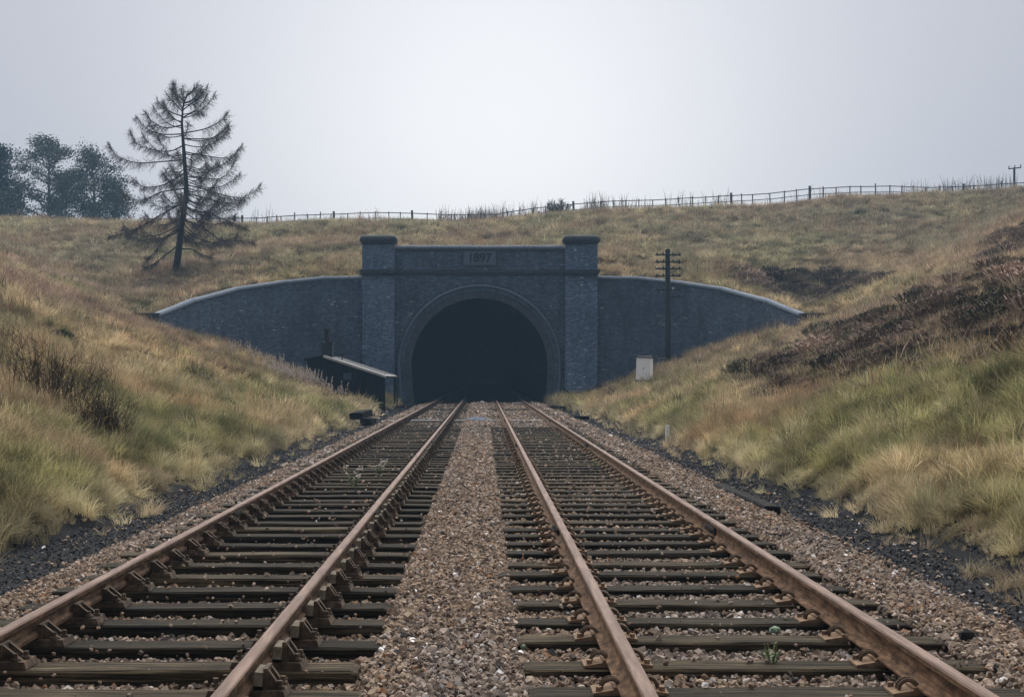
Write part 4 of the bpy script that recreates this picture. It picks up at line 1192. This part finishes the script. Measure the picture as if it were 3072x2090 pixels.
# ------------------------------------------------------------------ the larch
def larch():
    bx, by = -20.0, 92.3; k = .02859 / 2.9856
    def w(zx, zy, dy=0): # picture-measured outline of the trunk, turned into metres about the tree's own base
        return Vector((bx + (zx - 505) * k, by + dy, zb + (1350 - zy) * k))
    zb = gz(bx, by) - .1
    root = thing('larch_tree', (bx, by, zb), 'bare leaning larch with upcurved dark branches on the hillside', 'tree')
    T = [(505, 1380), (520, 1250), (540, 1100), (555, 980), (575, 850), (581, 750), (570, 600), (559, 450), (551, 330), (556, 230), (574, 160), (592, 108)]
    TP = [w(*p) for p in T]; TR = [.30, .235, .205, .185, .165, .15, .13, .105, .08, .06, .04, .015]
    m_ = MB(); m_.tube(TP, TR, 9); m_.build('trunk', M['bark'], root, True)
    zs = [p.z for p in TP]
    def trunk_at(z): return Vector((np.interp(z, zs, [p.x for p in TP]), by, z)), float(np.interp(z, zs, TR))
    tw = MB(); r = random.Random(5)
    def branch(pts, r0, dens=1.0):
        # resample smoothly
        P = [Vector(p) for p in pts]; out = []
        for i in range(len(P) - 1):
            for s in range(5): 
                t = s / 5; a, b = P[i], P[i + 1]
                p0 = P[i - 1] if i > 0 else a; p3 = P[i + 2] if i + 2 < len(P) else b
                out.append(.5 * ((2 * a) + (b - p0) * t + (2 * p0 - 5 * a + 4 * b - p3) * t * t + (3 * a - p0 - 3 * b + p3) * t ** 3))
        out.append(P[-1]); n = len(out)
        o = MB(); o.tube(out, [max(.008, r0 * (1 - i / n) ** .8) for i in range(n)], 5); o.build('branch', M['bark'], root)
        L = sum((out[i + 1] - out[i]).length for i in range(n - 1))
        for i in range(int(L * 54 * dens)):
            t = r.uniform(.1, 1) ** .6; f = t * (n - 1); j = min(int(f), n - 2); p = out[j].lerp(out[j + 1], f - j); d = (out[j + 1] - out[j]).normalized()
            side = d.cross(Vector((0, 0, 1))).normalized() if abs(d.z) < .95 else Vector((1, 0, 0))
            up = r.random() < (.05 + .4 * t * t)
            l = r.uniform(.3, .95) * (1.1 - .5 * t) * (.75 if up else 1.0)
            v = (d * r.uniform(.3, 1.0) + side * r.gauss(0, .75) + Vector((0, 0, r.uniform(.3, 1.1) if up else -r.uniform(.3, 1.4)))).normalized() * l
            mid = p + v * .5 + Vector((0, 0, .03)); e = p + v + Vector((0, 0, .08 * l))
            tw.tube([p, mid, e], [.008, .006, .002], 3, cap=False)
            for q in range(3):
                s0 = p.lerp(e, r.uniform(.2, .85)); v2 = (v.normalized() + Vector((r.gauss(0, .6), r.gauss(0, .6), r.gauss(-.15, .5)))).normalized() * l * r.uniform(.25, .6)
                tw.tube([s0, s0 + v2], [.005, .0018], 3, cap=False)
    E = [ # measured limbs seen in silhouette: attach ... tip, with a depth swing
        ([(555, 575), (400, 592), (250, 600), (130, 560), (82, 490)], -.6), ([(555, 480), (470, 512), (350, 500), (225, 450), (180, 370)], .5),
        ([(552, 400), (430, 405), (330, 375), (255, 300)], -.4), ([(550, 340), (430, 350), (330, 300), (272, 235)], .8), ([(560, 670), (420, 735), (280, 745), (180, 690)], .9),
        ([(565, 770), (420, 800), (300, 860), (190, 835)], -.9), ([(570, 860), (430, 950), (260, 1060), (110, 1112)], -1.2), ([(545, 1030), (440, 1090), (350, 1190), (282, 1245)], .7),
        ([(525, 1155), (440, 1225), (370, 1285), (310, 1315)], -.5), ([(560, 395), (700, 360), (800, 300), (840, 250)], .6), ([(556, 430), (680, 440), (800, 430), (885, 365)], -.7),
        ([(562, 520), (700, 542), (850, 548), (938, 468)], .7), ([(575, 690), (690, 705), (840, 712), (935, 618)], -.9), ([(580, 745), (700, 770), (850, 812), (960, 812), (1062, 738)], .8),
        ([(578, 800), (720, 840), (880, 880), (1010, 862)], -1.1), ([(575, 900), (740, 940), (900, 1000), (960, 1020)], 1.0), ([(572, 985), (690, 1030), (830, 1125), (950, 1130), (1060, 1142)], -.6), ([(545, 1178), (620, 1180), (680, 1215), (730, 1220)], .8),
        ([(556, 250), (500, 190), (440, 130)], .2), ([(553, 280), (470, 250), (400, 190)], -.4), ([(556, 240), (620, 180), (682, 112)], .3), ([(556, 290), (650, 250), (700, 270)], -.3), ([(560, 210), (560, 160), (542, 112)], .1), ([(570, 170), (605, 125), (660, 95)], -.2), ([(566, 190), (520, 130), (480, 110)], .3)]
    for pts, dep in E:
        n = len(pts); branch([w(*p, dy=dep * (i / (n - 1)) * 1.6) for i, p in enumerate(pts)], .05)
    for i in range(70):
        f = r.uniform(.24, .985); z = zs[0] + (zs[-1] - zs[0]) * f; c, tr = trunk_at(z)
        L = (3.6 * math.sin(min(1.0, (1 - f) * 1.75 + .12) * math.pi / 2) + .2) * r.uniform(.5, 1.0); a = r.uniform(0, 6.28)
        dx, dy = math.cos(a), math.sin(a) 
        droop = (.55 - f) * 1.1
        pts = [c]
        for t in (.3, .6, .85, 1.0):
            pts.append(c + Vector((dx * L * t, dy * L * t, L * (-droop * t * .75 - .12 * math.sin(t * math.pi) + .34 * max(0, t - .45) ** 1.4 + (.35 * t if f > .8 else 0)))))
        branch(pts, .04, .85)
    tag(tw.build('crown', M['twig'], root), kind='stuff')
larch()

# ------------------------------------------------------------------ far trees
def far_tree(x, y, top, width, label, conifer=False, seed=0, bare=.45, leaf=.2, nl=5200, lean=0):
    r = random.Random(seed); z = gz(x, y); H = top - z
    root = thing('far_tree', (x, y, z), label, 'tree', 'trees on the hilltop behind the larch')
    m_ = MB(); tp = [Vector((x + lean * t * t, y, z - .3 + (H * .8 + .3) * t)) for t in (0, .3, .6, .85, 1)]
    m_.tube(tp, [.32, .26, .19, .1, .04], 7); m_.build('trunk', M['bark2'], root)
    lf = MB(); cl = []
    nb = 24
    lm = MB()
    for i in range(nb):
        f = bare + (1 - bare) * (i + .5) / nb; a = i * 2.4 + r.uniform(-.4, .4)
        rad = width / 2 * (math.sin(math.pi * min(1, .12 + .9 * (f - bare) / (1 - bare))) ** .6 if not conifer else (1.05 - f) * 1.3) * r.uniform(.7, 1.1)
        c = Vector((np.interp(f, [0, .3, .6, .85, 1], [p.x for p in tp]), y, z + H * (f * .82 if not conifer else f * .97)))
        tip = c + Vector((math.cos(a) * rad, math.sin(a) * rad, (.16 * H if not conifer else -.04 * H) * r.uniform(.5, 1.1)))
        tip.z = min(tip.z, top - .2)
        mid = c.lerp(tip, .5) + Vector((0, 0, -.1)); lm.tube([c, mid, tip], [.1, .06, .02], 5, cap=False)
        for q in range(4): 
            t = r.uniform(.35, 1.1); cl.append((c.lerp(tip, t) + Vector((r.gauss(0, .35), r.gauss(0, .35), r.gauss(.2, .3))), r.uniform(.45, .95)))
    for i in range(5): cl.append((Vector((x + lean + r.gauss(0, width * .1), y + r.gauss(0, 1), top - .7 + r.gauss(0, .2))), .6))
    tag(lm.build('limbs', M['bark2'], root), kind='stuff')
    for i in range(nl):
        c, rr = cl[r.randrange(len(cl))]; v = Vector((r.gauss(0, 1), r.gauss(0, 1), r.gauss(0, .6))); v = v * (rr * .8)
        p = c + v; n = Vector((r.gauss(0, 1), r.gauss(0, 1), r.gauss(0, 1))).normalized(); u = n.orthogonal().normalized(); w_ = n.cross(u); s = leaf * r.uniform(.5, 1.2)
        lf.add([p - u * s, p + w_ * s * .6, p + u * s, p - w_ * s * .6], [(0, 1, 2, 3)])
    tag(lf.build('crown', M['conifer'] if conifer else M['leaf_far'], root), kind='stuff')
far_tree(-50.4, 165, 29.4, 10.0, 'tall round-headed tree in the hilltop group, between conifer and twin', False, 1, .25, .125, 16000)
far_tree(-45.2, 166, 28.0, 7.4, 'tall tree with leaning crown nearest the larch in the hilltop group', False, 2, .25, .125, 14000, -.4)
far_tree(-44.0, 168, 24.4, 4.2, 'lower bushy tree at the larch end of the hilltop group', False, 3, .2, .14, 6000, .5)
far_tree(-48.0, 162, 24.0, 3.0, 'small slim tree in the gap between the tall hilltop trees', False, 4, .15, .13, 4000)
far_tree(-55.6, 163, 28.0, 6.6, 'dense dark conifer cut by the left edge of the photograph', True, 5, .05, .16, 12000)
far_tree(-53.0, 160, 22.6, 4.4, 'low dark tree between the conifer and the tall round-headed tree', False, 6, .1, .15, 5000)
def hill_bush():
    x, y = 7.6, 141.0; z = gz(x, y); r = random.Random(8)
    root = thing('hilltop_bush', (x, y, z), 'rounded leafless bush showing above the hilltop fence', 'bush')
    m_ = MB(); t2 = MB()
    for i in range(60):
        a = r.uniform(0, 6.28); e = r.uniform(.1, 1.5); L = r.uniform(2.2, 3.15)
        d = Vector((math.cos(a) * math.cos(e) * 1.0, math.sin(a) * math.cos(e), math.sin(e) * 1.05))
        p = [Vector((x, y, z)) + d * L * t for t in (0, .5, 1)]; m_.tube(p, [.04, .025, .008], 4, cap=False)
        for k in range(60):
            q = p[0].lerp(p[2], r.uniform(.35, 1)); v = (d + Vector((r.gauss(0, .7), r.gauss(0, .7), r.gauss(0, .6)))).normalized() * r.uniform(.25, .6); t2.tube([q, q + v], [.026, .01], 3, cap=False)
    tag(m_.build('stems', M['bark2'], root), kind='stuff'); tag(t2.build('twigs', M['bark2'], root), kind='stuff')
hill_bush()

# ------------------------------------------------------------------ shrubs on the left bank
def bare_shrub(x, y, w_, h, label, seed, leaves=220):
    r = random.Random(seed); z = gz(x, y)
    root = thing('bare_shrub', (x, y, z), label, 'shrub', 'shrubs on the left bank')
    st = MB(); lf = MB()
    for i in range(150):
        bx_ = x + r.gauss(0, w_ * .24); by_ = y + r.gauss(0, w_ * .28); bz = gz(bx_, by_); L = h * r.uniform(.5, 1.15)
        d = Vector((r.gauss(0, .3), r.gauss(0, .3), 1)).normalized(); p = [Vector((bx_, by_, bz - .05)) + d * L * t + Vector((0, 0, 0)) for t in (0, .5, 1)]
        st.tube(p, [.006, .0045, .002], 3, cap=False)
        for k in range(7):
            q = p[0].lerp(p[2], r.uniform(.3, .95)); v = (d + Vector((r.gauss(0, .8), r.gauss(0, .8), r.gauss(0, .4)))).normalized() * L * r.uniform(.12, .32); st.tube([q, q + v], [.004, .0015], 3, cap=False)
    for i in range(leaves):
        p = Vector((x + r.gauss(0, w_ * .3), y + r.gauss(0, w_ * .3), 0)); p.z = gz(p.x, p.y) + h * r.uniform(.05, .9)
        n = Vector((r.gauss(0, 1), r.gauss(0, 1), r.gauss(0, 1))).normalized(); u = n.orthogonal().normalized(); w2 = n.cross(u); s = r.uniform(.012, .028)
        lf.add([p - u * s, p + w2 * s * .7, p + u * s, p - w2 * s * .7], [(0, 1, 2, 3)])
    tag(st.build('stems', M['shrub_twig'], root), kind='stuff'); tag(lf.build('leaves', M['yellow_leaf'], root), kind='stuff')
bare_shrub(-7.25, 24.0, 1.6, 1.15, 'large bare brown shrub with a few yellow leaves on the near left bank', 3, 260)
bare_shrub(-6.2, 23.0, .8, .72, 'smaller bare shrub at the track side of the large one', 4, 160)
def mound(x, y, w_, h, label, seed):
    r = random.Random(seed); z = gz(x, y); root = thing('low_bush', (x, y, z), label, 'bush', 'low dark bushes in the grass')
    lf = MB(); st = MB()
    for i in range(40):
        a = r.uniform(0, 6.28); e = r.uniform(.2, 1.5); d = Vector((math.cos(a) * math.cos(e) * w_ * .5, math.sin(a) * math.cos(e) * w_ * .5, math.sin(e) * h)); st.tube([Vector((x, y, z)), Vector((x, y, z)) + d * .9], [.012, .004], 3, cap=False)
    for i in range(1500):
        a = r.uniform(0, 6.28); e = math.asin(r.random()); q = r.uniform(.6, 1.08); p = Vector((x + math.cos(a) * math.cos(e) * w_ * .5 * q, y + math.sin(a) * math.cos(e) * w_ * .5 * q, z + math.sin(e) * h * q))
        n = Vector((r.gauss(0, 1), r.gauss(0, 1), r.gauss(0, 1))).normalized(); u = n.orthogonal().normalized(); w2 = n.cross(u); s = r.uniform(.02, .045)
        lf.add([p - u * s, p + w2 * s * .6, p + u * s, p - w2 * s * .6], [(0, 1, 2, 3)])
    tag(st.build('stems', M['shrub_twig'], root), kind='stuff'); tag(lf.build('leaves', M['dark_green'], root), kind='stuff')
mound(-11.9, 40.0, .95, .42, 'dark green bush high on the left bank below the larch', 1)
mound(-6.85, 37.2, .75, .26, 'low dark mound in the grass midway to the shelter', 2)
mound(-7.9, 38.2, .7, .28, 'low dark mound just left of another, midway to the shelter', 3)

# ------------------------------------------------------------------ the air
hz = MB(); hz.box((0, 195, 16.5), (560, 560, 35))
hm = bpy.data.materials.new('haze_air'); hm.use_nodes = True; nt = hm.node_tree
nt.nodes.remove(nt.nodes['Principled BSDF'])
pv = nt.nodes.new('ShaderNodeVolumePrincipled'); pv.inputs['Color'].default_value = (.42, .7, 1.0, 1)
pv.inputs['Density'].default_value = .00066; pv.inputs['Anisotropy'].default_value = 0
nt.links.new(pv.outputs[0], nt.nodes['Material Output'].inputs['Volume'])
if 1: hz_o = hz.build('haze', hm); tag(hz_o, 'pale blue haze filling the cutting', None, None, 'stuff')
